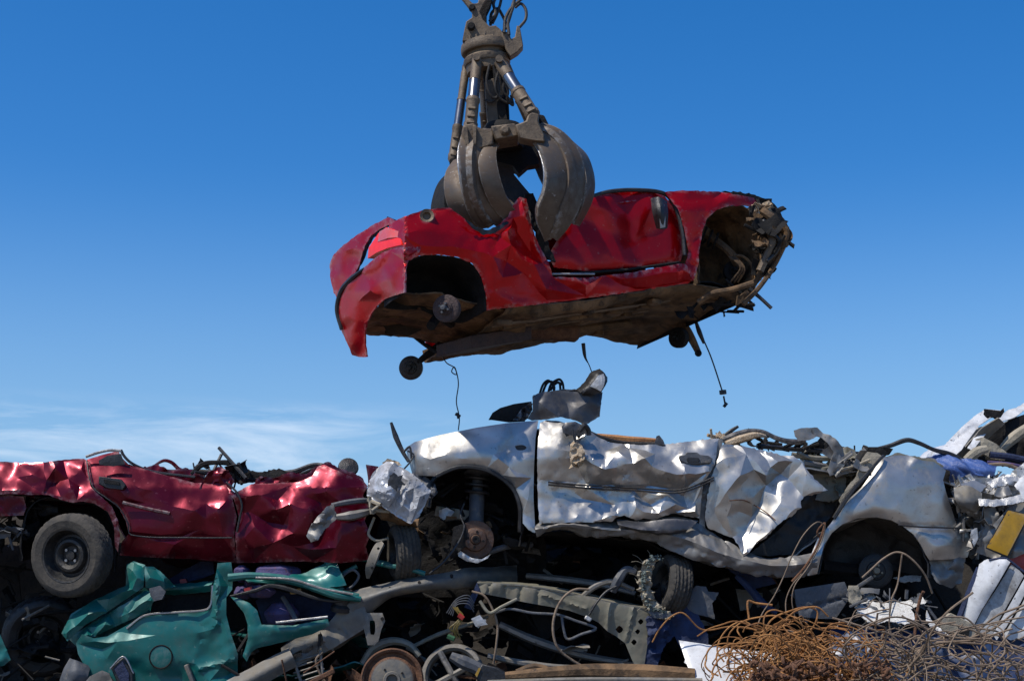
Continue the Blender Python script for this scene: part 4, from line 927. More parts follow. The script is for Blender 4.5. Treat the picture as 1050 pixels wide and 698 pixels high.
m.tube([P0 + x * (.01 + t * .0042) + Vector((math.cos(t * .5) * .085, math.sin(t * .5) * .085, 0)) for t in range(44)], .012, 6, 110, True); m.build('coil_spring', blackp, sil)
m = MB(); c = at(487, 553, 11.12); ax = Vector((.12, -1, -.05)).normalized()
m.lathe(c, ax, [(.05, -.012), (.132, -.012), (.136, -.008), (.136, .008), (.132, .012), (.086, .012), (.083, .018), (.078, .05), (.07, .055), (.040, .056), (.036, .052), (.030, .07), (0, .07)], 60); disc = m.build('brake_disc', disc_rust, sil)
a = ax.orthogonal().normalized(); b = ax.cross(a); m = MB()
for k in range(4): m.lathe(c + (a * math.cos(k * 1.571 + .6) + b * math.sin(k * 1.571 + .6)) * .055, ax, [(0, .058), (.009, .058), (.011, .05)], 10)
m.lathe(c, ax, [(.024, .07), (.026, .08), (.016, .082), (0, .076)], 20); m.build('wheel_hub', dark, disc)
panel('brake_caliper', [(465, 540), (474, 537), (480, 545), (478, 560), (470, 565), (463, 556)], 11.05, dark, sil, step=2.5, cr=(1.2, 8), thick=.09, seed=53)
panel('splash_plate', [(468, 560), (474, 566), (484, 572), (494, 573), (503, 568), (500, 572), (490, 577), (478, 575), (470, 570)], 11.06, alu, sil, step=2.5, cr=(.6, 8), seed=54)
m = MB(); m.bar((447, 524, 11.35), (483, 529, 11.32), .08, .075); m.build('front_crossmember', tan2 := rough_mat('dusty pale beam', (.25, .22, .16), (.38, .33, .25), 9, 0, .8, .5), sil, bevel=.008)
panel('torn_bracket', [(450, 523), (458, 520), (466, 524), (462, 530), (455, 533), (450, 529)], 11.25, alu, sil, step=2.5, cr=(1.5, 8), seed=55)
link('lower_arm', [(500, 566, 11.2), (520, 560, 11.25), (545, 558, 11.4)], .022, greyp, sil)
panel('bay_dark_sheet', [(398, 500), (440, 486), (545, 496), (560, 560), (560, 612), (380, 612), (383, 560)], 11.72, dark, sil, step=5, cr=(5, 22), seed=56)  # added dark sheet hiding the sky and lit heap behind the arch
link('brake_hose', [(476, 516, 11.1), (472, 528, 11.08), (476, 540, 11.05), (470, 556, 11.02), (455, 576, 10.98), (440, 588, 10.96)], .007, blackp, sil)
rr = random.Random(19); m = MB(); frags(m, 55, [(425, 492), (470, 500), (540, 540), (545, 575), (430, 575)], (11.2, 11.6), (.05, .17), rr, .45); m.build('engine_bay_debris', dark, sil)
frags_each('engine_bay_debris', under, sil, 12, [(425, 500), (450, 500), (540, 545), (540, 572), (430, 570)], (11.15, 11.4), (.04, .1), rr, .4)
# rear hub
drum(sil, 'brake_drum', at(898, 585, 11.35), (-.1, -1, 0), .125, blackp, hubmat=tan2)
link('rear_axle_beam', [(842, 580, 11.4), (865, 583, 11.45), (898, 586, 11.45)], .05, dark, sil)
# rails, door frames and torn trim along the flattened top
def strip(par, name, P, r, mat_, sides=6, n=None): m = MB(); m.tube(P, r, sides, n); return m.build(name, mat_, par)
strip(sil, 'window_rail', [(612, 447, 11.12), (640, 450, 11.12), (660, 451, 11.1), (675, 452, 11.1)], [.02, .026, .022, .018], orange)
strip(sil, 'window_rail', [(600, 441, 11.1), (618, 449, 11.09), (640, 454, 11.1), (678, 455, 11.08)], .014, blackp)
panel('torn_clip', [(671, 456), (673, 447), (676, 446), (680, 451), (682, 456)], 11.05, grey_sheet, sil, step=2, thick=.02, seed=3)
strip(sil, 'roof_rail', [(742, 452, 11.15), (755, 447, 11.15), (768, 443, 11.14), (782, 443, 11.12), (796, 449, 11.1), (806, 452, 11.1), (818, 453, 11.1), (826, 451, 11.08)], [.03, .034, .028, .02, .016, .018, .022, .02], grey_sheet)
strip(sil, 'roof_rail', [(744, 455, 11.1), (760, 450, 11.08), (775, 446, 11.08), (785, 447, 11.1)], [.02, .03, .026, .01], tan)
panel('torn_roof_strip', [(814, 441), (822, 438.5), (838, 438), (844, 444), (852, 446), (858, 451), (864, 458), (866, 466), (862, 476), (856, 486), (851, 488), (848, 482), (852, 472), (855, 464), (850, 456), (843, 449), (838, 447), (830, 451), (820, 452), (815, 447)], 11.06, silver_dirty, sil, step=2.5, ctrl=[(820, 445, 2), (840, 444, -1), (852, 455, 3), (862, 465, -1), (852, 484, 3)], cr=(1, 10, 3), jag=.4, seed=60)
strip(sil, 'window_rail', [(776, 457, 11.2), (810, 460, 11.25), (850, 463, 11.25), (890, 466, 11.25)], .018, blackp)
strip(sil, 'window_rail', [(812, 466, 11.18), (840, 470, 11.2), (870, 468, 11.2), (895, 468, 11.2)], .020, olive)
strip(sil, 'window_rail', [(824, 474, 11.16), (850, 478, 11.2), (880, 474, 11.2)], .022, silver_dirty)
strip(sil, 'window_rail', [(856, 488, 11.1), (872, 480, 11.12), (886, 474, 11.14), (898, 468, 11.14)], [.02, .03, .02, .012], silver_dirty)
strip(sil, 'window_rail', [(862, 482, 11.05), (880, 476, 11.05), (892, 471, 11.02)], .01, tan2)
strip(sil, 'quarter_seal', [(855, 531, 10.96), (872, 505, 10.97), (888, 487, 10.98), (903, 470, 11.0), (906, 467, 11.02)], [.014, .018, .014, .01], blackp)
panel('quarter_flange', [(884, 470), (889, 463), (899, 464), (905, 468), (897, 480), (884, 495), (872, 507), (863, 517), (860, 513), (868, 500), (878, 488)], 11.04, tan2, sil, step=2.5, cr=(.8, 9), jag=.5, seed=61)
panel('inner_panel', [(824, 508), (845, 500), (862, 505), (858, 520), (850, 532), (838, 548), (826, 560), (812, 568), (790, 570), (768, 568), (790, 550), (812, 530)], 11.25, blackp, sil, step=3, cr=(1.5, 16, 3), jag=.6, seed=62)
panel('inner_panel', [(820, 470), (860, 478), (868, 490), (866, 508), (850, 515), (836, 512), (840, 500)], 11.18, olive, sil, step=3, cr=(2, 12, 3), jag=.8, seed=63)
strip(sil, 'door_sill_pipe', [(842, 553, 11.0), (838, 545, 10.98), (846, 536, 10.97), (838, 560, 10.96), (826, 580, 10.95), (812, 596, 10.94)], .008, rust)
rr = random.Random(23); m = MB(); frags(m, 40, [(815, 462), (895, 466), (866, 505), (850, 512), (838, 496)], (11.12, 11.35), (.04, .16), rr, .45); m.build('torn_trim', olive, sil)
m = MB(); frags(m, 26, [(735, 448), (790, 452), (895, 462), (890, 470), (740, 458)], (11.15, 11.5), (.04, .13), rr, .5); m.build('torn_trim', dark, sil)
frags_each('torn_trim', tan, sil, 10, [(722, 446), (738, 444), (742, 452), (726, 454)], (11.1, 11.25), (.04, .08), rr, .4)
frags_each('torn_trim', silver_dirty, sil, 14, [(850, 464), (900, 462), (880, 480), (862, 500)], (11.02, 11.2), (.05, .13), rr, .4)
link('roof_trim', [(742, 447, 11.2), (752, 440, 11.2), (757, 437, 11.2)], [.012, .016, .01], blackp, sil)
panel('rear_glass_strip', [(883, 464), (888, 458), (905, 458), (916, 460), (912, 466), (900, 468)], 11.2, dark, sil, step=2.5, cr=(1, 8), thick=.02, seed=65)
strip(sil, 'rear_strut', [(895, 461, 11.25), (912, 457, 11.25), (930, 451, 11.25), (942, 454, 11.25), (958, 461, 11.25), (976, 466, 11.25), (984, 470, 11.25)], [.012, .016, .018, .016, .014, .018, .014], blackp)
panel('crumpled_rear_edge', [(905, 469), (920, 464), (940, 468), (958, 470), (968, 478), (960, 480), (940, 476), (920, 473)], 11.06, olive, sil, step=2.5, cr=(1.6, 7, 3), jag=.8, seed=66)
us = [425, 460, 500, 548, 600, 650, 700, 740, 800, 850, 900, 940, 985]
shell('crushed_body', silver_dirty, sil, us, [456, 447, 440, 436, 444, 460, 460, 460, 470, 480, 474, 474, 492], [470, 472, 474, 500, 540, 542, 550, 566, 578, 545, 528, 540, 566], 11.04, 12.55, -.06, 70)
loft('floor_pan', [[(540, 545, 11.2), (620, 548, 11.2), (700, 566, 11.2), (780, 584, 11.2), (838, 586, 11.2)], [(545, 552, 11.9), (620, 555, 11.9), (700, 570, 11.9), (780, 584, 11.9), (838, 586, 11.9)], [(550, 558, 12.5), (620, 560, 12.5), (700, 572, 12.5), (780, 586, 12.5), (838, 588, 12.5)]], dark, sil, 50, 20, .03, .2, .01, 71)
# torn hinge with rag of foam on the front door
panel('mirror_stump', [(576, 437), (580, 433), (590, 432), (600, 437), (604, 443), (596, 447), (584, 446), (577, 443)], 10.95, grey_sheet, sil, step=2.5, cr=(1.6, 8, 3), thick=.03, seed=72)
m = MB(); m.tube([(594, 442, 10.9), (599, 436, 10.9), (603, 440, 10.92), (604, 446, 10.93)], .018, 8); m.tube([(587, 440, 10.9), (589, 450, 10.9), (592, 458, 10.9)], .007, 6); m.tube([(590, 443, 10.9), (590, 452, 10.89), (588, 460, 10.9)], .006, 6); m.build('torn_wire', blackp, sil)
panel('foam_rag', [(585, 459), (590, 454), (596, 456), (600, 464), (599, 471), (592, 474), (588, 478), (585, 472)], 10.87, tan, sil, step=1.8, cr=(2.2, 5, 3), thick=.05, jag=.8, seed=73)

# crushed front corner of the silver car, hanging on its wires
corner = thing('crumpled_bumper', 'scuffed silver bumper corner hanging off the left end of the silver car', 'car bumper', at(408, 530, 11.0))
panel('bumper_skin', [(376, 508), (377, 498), (381, 487), (389, 478), (396, 473), (404, 474), (412, 479), (424, 486), (431, 492), (442, 503), (437, 515), (430, 529), (421, 537), (410, 531), (398, 523), (386, 515)], 10.84, paint('scraped silver bumper', (.55, .56, .58), .25, .42, .3, .2, .8, (.06, .05, .045), .08, .9, 14, (.03, .03, .03)), corner, step=2, soft=0,
      ctrl=[(376, 505, -9), (379, 492, -6), (390, 476, -8), (398, 472, -9), (384, 500, 2), (388, 490, 3), (397, 484, 3), (403, 476, -4), (392, 505, 6), (400, 498, 4), (386, 514, -3), (398, 521, -1), (404, 510, 5), (413, 480, -8), (411, 490, -2), (409, 500, -3), (407, 512, -2), (405, 525, -3), (418, 492, 2), (416, 505, 5), (414, 518, 4), (424, 500, 3), (428, 490, -5), (422, 512, 0), (420, 524, 2), (431, 508, 6), (428, 520, 5), (422, 535, 0), (440, 504, -4), (435, 518, -2)], cr=(.9, 8), jag=.5, thick=.01, seed=80)
loft('bumper_underside', [[(378, 511, 10.9), (388, 518, 10.9), (402, 528, 10.92), (426, 536, 10.96)], [(380, 518, 11.0), (392, 530, 11.0), (408, 538, 11.05), (428, 538, 11.1)], [(390, 516, 11.2), (400, 526, 11.25), (414, 532, 11.3), (430, 532, 11.3)]], under, corner, 30, 14, .015, .08, .01, 81)
panel('torn_edge', [(392, 474), (397, 470), (408, 473), (412, 477), (402, 477), (396, 478)], 10.97, tan, corner, step=2, cr=(1.5, 5), jag=.6, seed=82)
panel('headlamp_recess', [(424, 486), (436, 488), (446, 496), (449, 505), (442, 512), (434, 503), (428, 494)], 11.03, greyp, corner, step=2.5, cr=(2.5, 7, 3), seed=83, thick=.03)
panel('hole_shade', [(399, 489), (404, 484), (408, 488), (414, 486), (411, 492), (416, 497), (409, 497), (407, 504), (402, 498), (397, 499)], 10.79, blackp, corner, step=2, cr=(.5, 5), thick=.004, jag=.6, seed=84)  # black patches put in for the shade inside holes
panel('hole_shade', [(416, 500), (420, 498), (424, 501), (421, 505), (417, 511), (414, 507)], 10.86, blackp, corner, step=2, cr=(.5, 5), thick=.004, jag=.6, seed=85)
link('broken_aerial', [(401, 433, 11.1), (406, 448, 11.1), (413, 463, 11.08), (419, 473, 11.06)], [.010, .020, .016, .012], blackp, corner)
link('torn_wire', [(418, 462, 11.05), (424, 466, 11.05), (420, 474, 11.04), (413, 482, 11.04)], .006, blackp, corner)
link('torn_wire', [(414, 463, 11.05), (420, 458, 11.05), (422, 470, 11.05)], .008, blackp, corner)
frags_each('torn_bracket', tan2, corner, 10, [(378, 512), (390, 520), (388, 528), (378, 522)], (10.85, 10.95), (.03, .07), rr, .5)
link('torn_wire', [(384, 530, 11.0), (380, 540, 11.0), (378, 548, 11.0), (386, 554, 11.0), (398, 552, 11.05)], .01, tan2, corner)

# grey sheet heap on top of the silver car
sh = thing('crumpled_sheet', 'dark grey crumpled sheet metal standing on top of the silver car', 'sheet metal', at(585, 436, 11.15))
panel('sheet', [(546, 406), (553, 402.5), (572, 400), (600, 402), (614, 403), (618, 402), (616, 416), (615, 427), (606, 432), (600, 436), (590, 431), (575, 427), (560, 430), (545, 431), (541, 429), (546, 421)], 11.1, grey_sheet, sh, step=2.5, ctrl=[(547, 406, 0), (572, 401, -2), (617, 404, -4), (556, 414, 4), (567, 410, 2), (570, 425, 5), (580, 412, -2), (592, 420, 3), (585, 430, 2), (605, 412, 1), (612, 428, -2), (600, 434, 2), (546, 428, -2)], cr=(.5, 12, 3), soft=-1, thick=.008, jag=.3, seed=90)
loft('sheet_back', [[(547, 406, 11.11), (572, 401, 11.14), (617, 403, 11.16)], [(548, 410, 11.4), (575, 405, 11.45), (610, 407, 11.4)], [(550, 426, 11.5), (575, 424, 11.5), (606, 428, 11.5)]], grey_sheet, sh, 24, 14, .02, .1, .008, 91)
panel('dark_flap', [(501, 430), (505, 423), (513, 418), (527, 414), (544, 411.5), (546, 414), (543, 424), (538, 432), (522, 433)], 11.2, dark, sh, step=2.5, cr=(.6, 14), thick=.02, seed=92)
panel('pleated_sheet', [(545, 411), (546, 420), (541, 429), (538, 431), (526, 431), (534, 420)], 11.13, grey_sheet, sh, step=1.8, cr=(2, 5), seed=93)
m = MB()
for P in ([(553, 405), (557, 394), (562, 390), (566, 393)], [(556, 404), (560, 394), (564, 391), (570, 393)], [(562, 403), (565, 394), (570, 390), (574, 389), (577, 393), (578, 402)], [(566, 396), (572, 392), (576, 395)], [(564, 400), (568, 396), (568, 402)], [(574, 392), (575, 403)]):
    m.tube([(u, v, 11.2) for u, v in P], .010, 6)
m.build('wire_frame', dark, sh)
bt_ = thing('shoe_shaped_trim', 'black and white pointed scrap standing at the right end of the grey sheet', 'car trim', at(608, 404, 11.2))
loft('shell', [[(592, 402, 11.15), (597, 397, 11.15), (604, 388, 11.15), (609, 382, 11.16), (615, 380, 11.18)], [(596, 403, 11.08), (602, 399, 11.06), (609, 392, 11.06), (614, 386, 11.08), (619, 384, 11.12)], [(600, 404, 11.12), (608, 404, 11.08), (615, 402, 11.08), (620, 395, 11.1), (621, 388, 11.16)]], blackp, bt_, 20, 14, .006, .05, .03, 95)
panel('bright_face', [(605, 396), (609, 391), (613, 385), (619, 383), (620.5, 389), (619, 396), (616, 401), (610, 398)], 11.03, alu, bt_, step=1.8, cr=(1.6, 5, 3), seed=96, thick=.01)

# ================================================================ wine red car
WY = 11.0
win = thing('crushed_car', 'flattened dark wine red car at the left edge with its steel wheel on', 'crushed car', at(190, 575, 11.6))
def WYf(u, v): return WY + np.clip(500 - np.asarray(v, float), 0, 60) * .003
panel('front_wing', [(-200, 476), (-100, 474), (-30, 474), (0, 473), (20, 474), (44, 474), (66, 471), (86, 470), (91, 474), (90, 484), (93, 499), (103, 508), (114, 518), (121, 533), (123, 550), (121, 566), (118, 560), (117, 540), (111, 525), (97, 516), (86, 514), (75, 515), (62, 512), (49, 507), (30, 507), (12, 506), (-30, 508), (-200, 512)], WYf, wine, win, step=3,  # left end stretched out of view to keep sun off the heap
      ctrl=[(-10, 475, -2), (20, 475, -2), (44, 476, 0), (66, 473, -2), (88, 472, -1), (-10, 490, 1), (5, 494, 0), (2, 503, 5), (16, 503, 6), (18, 490, 1), (33, 486, 6), (32, 498, 1), (45, 505, 3), (48, 492, 4), (56, 480, 6), (55, 495, -4), (62, 508, 2), (70, 490, 0), (72, 500, 5), (78, 513, 5), (84, 480, 3), (82, 498, -2), (90, 490, 1), (95, 502, 3), (100, 512, 4), (118, 530, 2), (120, 560, 1)], cr=(.5, 17, 3), soft=-1, jag=.3, seed=100)
panel('bumper_end', [(-200, 509), (-30, 508), (10, 507), (24, 509), (27, 520), (24, 528), (0, 529), (-30, 528), (-200, 540)], 11.02, wine, win, step=3, ctrl=[(0, 515, 3), (20, 520, -1)], cr=(.8, 14), seed=101)  # stretched out of view along with the wing
panel('front_door', [(89, 471), (105, 466), (121, 462), (126, 470), (132, 476), (146, 480), (170, 487), (200, 495), (222, 494), (232, 497), (238, 510), (243, 530), (240, 548), (243, 577), (200, 573), (150, 571), (123, 569), (125, 555), (132, 547), (129, 534), (122, 521), (108, 510), (94, 499), (91, 485)], WYf, wine, win, step=3,
      ctrl=[(92, 474, 0), (121, 464, -3), (140, 480, -2), (180, 492, -3), (225, 497, -3), (105, 485, 1), (130, 495, 2), (160, 505, 2), (125, 514, 0), (127, 508, 3), (150, 515, 1), (190, 508, -1), (175, 520, 2), (210, 515, 0), (200, 523, 5), (222, 522, 6), (212, 532, 2), (232, 512, 2), (138, 545, 2), (180, 548, 2), (180, 552, -1), (205, 543, 1), (228, 548, 3), (140, 550, -1), (130, 568, -6), (180, 558, 1), (180, 572, -7), (236, 560, 1), (235, 575, -7), (210, 573, -7), (240, 530, 0)], cr=(.4, 24, 3), soft=-1, roll=(3, 1), seed=102)
panel('rear_door', [(226, 495), (243, 506), (250, 500), (258, 496), (280, 495), (306, 494), (320, 488), (326, 478), (332, 476), (350, 484), (362, 489), (371, 491), (377, 498), (372, 508), (379, 520), (374, 534), (380, 548), (375, 560), (379, 574), (350, 577), (320, 575), (243, 577), (241, 548), (245, 530), (240, 512)], WYf, wine, win, step=3,
      ctrl=[(228, 497, -2), (245, 507, 2), (258, 498, -3), (300, 497, -3), (328, 480, 0), (345, 490, 3), (373, 494, -1), (268, 508, 2), (285, 512, -2), (283, 522, 5), (300, 517, 4), (318, 523, 6), (310, 508, 1), (335, 503, 3), (330, 515, -2), (350, 515, 2), (365, 508, -3), (255, 525, -2), (262, 540, 4), (275, 535, -2), (290, 538, -3), (300, 547, 5), (318, 548, 4), (320, 555, 0), (335, 540, -2), (350, 550, 3), (372, 540, 0), (250, 552, 1), (280, 556, 3), (300, 560, -1), (345, 562, 2), (370, 560, -2), (260, 576, -7), (320, 575, -7), (376, 575, -6), (260, 562, 1), (320, 562, 2)], cr=(.8, 16, 3), soft=-1, jag=.3, seed=103)
link('door_seam', [(232, 494, 10.98), (243, 505, 10.96), (248, 518, 10.96), (246, 530, 10.97), (243, 545, 10.98)], .008, blackp, win)
link('door_seam', [(89, 472, 11.06), (91, 486, 11.0), (96, 500, 10.97), (110, 511, 10.96), (122, 520, 10.965), (131, 536, 10.97), (134, 548, 10.975), (200, 551, 10.965), (238, 551, 10.965)], .005, blackp, win)
m = MB(); m.slab([(101, 488), (124, 491), (129, 497), (126, 502), (108, 500), (101, 496)], 10.955, .03); o = m.build('door_handle', blackp, win, bevel=.006)
m = MB(); m.slab([(106, 491), (122, 493.5), (123, 497), (107, 495)], 10.945, .02); m.build('handle_grip', dark, o, bevel=.003)
panel('window_seal', [(101, 472), (110, 467), (124, 465), (128, 476), (116, 478), (102, 476)], 10.985, blackp, win, step=3, seed=104, ctrl=[(100, 474, 0), (127, 470, -1)])
strip(win, 'rubbing_strip', [(126, 515, 10.96), (150, 521, 10.965), (174, 526, 10.965)], .012, paint('dull wine strip', (.09, .01, .02), 0, .6, 0, .2, .6, scratch=.7), 6)
strip(win, 'roof_gutter', [(88, 468, 11.05), (100, 464, 11.05), (112, 461.5, 11.05), (124, 462, 11.05)], .010, edge_steel)
strip(win, 'roof_gutter', [(124, 461, 11.1), (127, 467, 11.1), (134, 474, 11.1), (146, 480, 11.12), (160, 484, 11.1), (200, 489, 11.1)], .010, blackp)
strip(win, 'roof_rail', [(157, 478, 11.25), (168, 472, 11.25), (176, 474, 11.25), (184, 481, 11.25), (196, 484, 11.2), (210, 488, 11.2)], [.008, .012, .014, .014, .02, .02], wine)
strip(win, 'roof_rail', [(150, 483, 11.3), (190, 483, 11.3), (230, 485, 11.28), (262, 487, 11.28), (300, 484, 11.28), (320, 477, 11.25), (332, 477, 11.2), (350, 484, 11.2), (370, 490, 11.2)], [.014, .012, .02, .018, .024, .022, .018, .014, .012], blackp)
strip(win, 'roof_rail', [(235, 492, 11.2), (262, 492, 11.2), (300, 489, 11.2), (325, 480, 11.2)], [.02, .016, .014, .016], dark)
m = MB(); frags(m, 22, [(190, 482), (210, 474), (240, 474), (262, 486), (245, 498), (200, 494)], (11.08, 11.35), (.05, .16), random.Random(31), .5); m.build('torn_trim', blackp, win)['kind'] = 'stuff'
strip(win, 'roof_trim', [(196, 486, 11.15), (208, 476, 11.15), (222, 474, 11.15), (238, 476, 11.15), (243, 488, 11.15), (248, 496, 11.1)], [.014, .02, .016, .022, .02, .012], dark)
panel('pillar_remains', [(204, 500), (214, 484), (224, 478), (234, 482), (240, 492), (236, 508), (228, 514), (214, 512)], 11.03, wine, win, step=2.5, cr=(2.2, 9, 3), jag=.6, seed=105)
panel('crushed_roof_edge', [(258, 498), (266, 488), (280, 490), (296, 484), (314, 486), (326, 477), (336, 473), (350, 481), (362, 484), (372, 490), (376, 500), (340, 502), (300, 504), (270, 504)], 11.10, wine, win, step=2.5, cr=(3, 12, 3), jag=.8, seed=112)
panel('crushed_roof_edge', [(130, 476), (146, 479), (160, 476), (176, 482), (190, 479), (204, 487), (214, 496), (190, 497), (160, 490), (140, 486)], 11.14, wine, win, step=2.5, cr=(2.4, 12, 3), jag=.8, seed=113)
panel('torn_lining', [(236, 486), (250, 480), (266, 484), (286, 480), (300, 486), (284, 492), (262, 494), (244, 496)], 11.2, dark, win, step=2.5, cr=(2.4, 9, 3), jag=.8, seed=114)
m = MB(); m.lathe(at(357, 480, 11.2), (.2, -1, .5), [(0, .0), (.06, 0), (.075, .01), (.07, .03), (0, .04)], 20); m.build('wing_mirror', blackp, win)
strip(win, 'mirror_arm', [(340, 487, 11.2), (350, 483, 11.2), (357, 481, 11.2)], .02, blackp)
panel('rear_corner', [(375, 476), (388, 478), (386, 486), (383, 500), (380, 520), (378, 500), (377, 488)], 11.1, wine, win, step=2.5, cr=(1, 8), seed=106)
liner(win, 'front_wheel_housing', [(22, 575), (24, 540), (30, 522), (45, 511), (62, 512), (75, 515), (86, 514), (97, 517), (110, 526), (117, 542), (119, 565), (116, 585)], 11.04, .5, dark, 107, (75, 565))
wheel(win, 'wheel', at(74, 569, 10.99), (-.30, -1, -.10), .292, .17, .18, rubber_dusty)
rr = random.Random(41); m = MB(); frags(m, 30, [(-10, 512), (50, 508), (60, 530), (30, 560), (-10, 560)], (11.1, 11.45), (.06, .2), rr, .4); m.build('engine_bay_debris', dark, win)
frags_each('engine_bay_debris', greyp, win, 8, [(-5, 545), (28, 540), (20, 560)], (11.0, 11.2), (.05, .12), rr, .6)
us = [-320, -30, 20, 60, 100, 140, 200, 240, 300, 340, 376]  # unseen left end of the body added to shade the heap
shell('crushed_body', wine, win, us, [480, 478, 478, 478, 472, 482, 496, 500, 500, 488, 494], [560, 505, 506, 510, 512, 565, 572, 574, 574, 574, 574], 11.05, 12.6, -.04, 108)
# bent grey strip lying against the wine car
st = thing('bent_bumper_bar', 'bent grey and white bumper bar lying against the wine red car', 'bumper bar', at(345, 550, 10.9))
panel('bar_end', [(314, 549), (318, 540), (325, 530), (334, 520), (342, 516), (343, 523), (347, 530), (340, 536), (332, 544), (326, 554), (319, 556)], 10.9, silver_dirty, st, step=2.5, ctrl=[(316, 552, 0), (330, 528, 3), (340, 520, 0), (338, 534, -2), (325, 552, 2)], cr=(1, 8, 3), jag=.5, seed=110, thick=.02)
strip(st, 'bar', [(340, 518, 10.92), (355, 515, 10.93), (372, 513, 10.96), (384, 514, 11.0)], [.016, .02, .02, .018], greyp)
strip(st, 'bar', [(345, 530, 10.92), (358, 529, 10.93), (372, 526, 10.96), (384, 522, 11.0)], [.02, .035, .03, .02], silver_dirty)

# ================================================================ teal car
PUSH = -.08
TY = 11.05
tea = thing('crushed_car', 'teal green crushed car at the lower left under the wine red one', 'crushed car', at(220, 700, 11.6))
panel('roof_edge', [(130, 578), (137, 575), (149, 579), (148, 590), (147, 602), (128, 615), (110, 627), (88, 640), (69, 657), (63, 649), (73, 629), (98, 614), (129, 600), (129, 588)], 11.06, teal, tea, step=2.5, soft=0, roll=(2, .8), jag=.3,
      ctrl=[(130, 578, -5), (138, 576, -4), (149, 580, -3), (137, 584, 2), (141, 592, 4), (136, 603, 4), (148, 601, 0), (129, 600, -4), (98, 614, -5), (112, 615, 3), (90, 629, 4), (74, 630, -5), (63, 649, -4), (69, 649, 3), (69, 657, 0), (88, 640, 0), (110, 627, 1), (128, 615, 0), (128, 606, 4), (78, 641, 2)], cr=(.5, 16, 3), thick=.012, seed=120)
panel('roof_corner', [(148, 580), (158, 581), (166, 587), (173, 594), (180, 601), (168, 604), (158, 604), (149, 602)], 11.08, teal, tea, step=2.5, soft=0, jag=.4, ctrl=[(149, 581, 0), (160, 583, -3), (178, 600, -8), (154, 592, 3), (160, 602, 0), (168, 596, -1)], cr=(.8, 10, 3), thick=.012, seed=121)
panel('door_frame', [(149, 605), (157, 607), (158, 616), (151, 627), (136, 634), (118, 642), (98, 652), (80, 659), (78, 653), (87, 643), (112, 628), (132, 616), (146, 607)], 11.05, teal, tea, step=2.5, soft=0, roll=(2, .6), jag=.3,
      ctrl=[(149, 606, -4), (112, 629, -5), (88, 643, -5), (79, 655, -3), (150, 616, 3), (130, 628, 4), (108, 640, 3), (90, 650, 3), (157, 608, -1), (152, 627, -2), (118, 642, -2), (98, 652, -1), (122, 633, 1)], cr=(.6, 12, 3), thick=.012, seed=122)
panel('lock', [(153, 603), (164, 600), (170, 606), (166, 614), (158, 616), (154, 610)], 10.96, greyp, tea, step=2.5, cr=(1.6, 6, 3), thick=.04, seed=123)
panel('inner_quarter', [(70, 654), (88, 642), (112, 626), (134, 612), (148, 602), (158, 606), (154, 628), (120, 652), (96, 664), (80, 664)], 11.22, teal, tea, step=3, cr=(1.2, 14), seed=119)
side = [(78, 659), (84, 650), (96, 654), (110, 652), (124, 644), (146, 632), (180, 628), (213, 626), (217, 612), (219, 598), (222, 586), (223, 577), (237, 576), (239, 590), (238, 604), (232, 612), (232, 630), (237, 650), (244, 670), (243, 705), (92, 705), (88, 685), (80, 670)]
panel('rear_side', side, lambda u, v: TY - .02 + 0 * u, teal, tea, step=3, ctrl=[(80, 660, 0), (96, 656, 3), (105, 664, 0), (120, 658, 4), (125, 648, 0), (110, 675, 2), (146, 636, 1), (160, 650, 3), (200, 650, 3), (213, 630, 2), (221, 620, 4), (226, 600, 5), (222, 580, 2), (234, 600, 0), (230, 640, 3), (165, 673, 3), (215, 665, 1), (200, 680, 3), (150, 690, 1), (235, 675, 5), (238, 690, -1), (215, 698, 3), (180, 695, -1)], cr=(.7, 24, 3), soft=0, creases=[(222, 640, 222, 600, 3, 1.6), (205, 685, 240, 677, 4, 1.5)], seed=124)
c = at(165, 673, TY - .055); m = MB(); m.lathe(c, (0, -1, 0), [(.078, 0), (.082, .004), (.078, .008), (.074, .004), (.070, -.004)], 40); o = m.build('filler_flap_ring', dark, tea)
m = MB(); m.lathe(c, (0, -1, 0), [(.072, -.004), (.072, .003), (.05, .006), (0, .007)], 40); m.build('filler_flap', teal, tea)
# rear window opening: dark recess and the lip
loft('window_rail', [[(156, 601, 11.3), (180, 599, 11.3), (219, 596, 11.2)], [(156, 605, 11.24), (180, 603, 11.24), (217, 600, 11.16)], [(157, 610, 11.3), (180, 609, 11.3), (216, 606, 11.2)]], teal, tea, 30, 8, .006, .1, .01, 125)
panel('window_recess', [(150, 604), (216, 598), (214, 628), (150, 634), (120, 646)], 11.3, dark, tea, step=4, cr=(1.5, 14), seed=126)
strip(tea, 'window_lip', [(130, 644, 11.02), (148, 631, 11.01), (180, 627.5, 11.0), (211, 625, 11.0), (216, 620, 11.0), (218, 600, 11.02)], .008, edge_steel)
loft('tailgate_glass_panel', [[(168, 596, 11.45), (190, 584, 11.45), (218, 569, 11.45)], [(170, 600, 11.4), (195, 596, 11.4), (220, 588, 11.4)]], navy, tea, 20, 8, .006, .1, .01, 127)
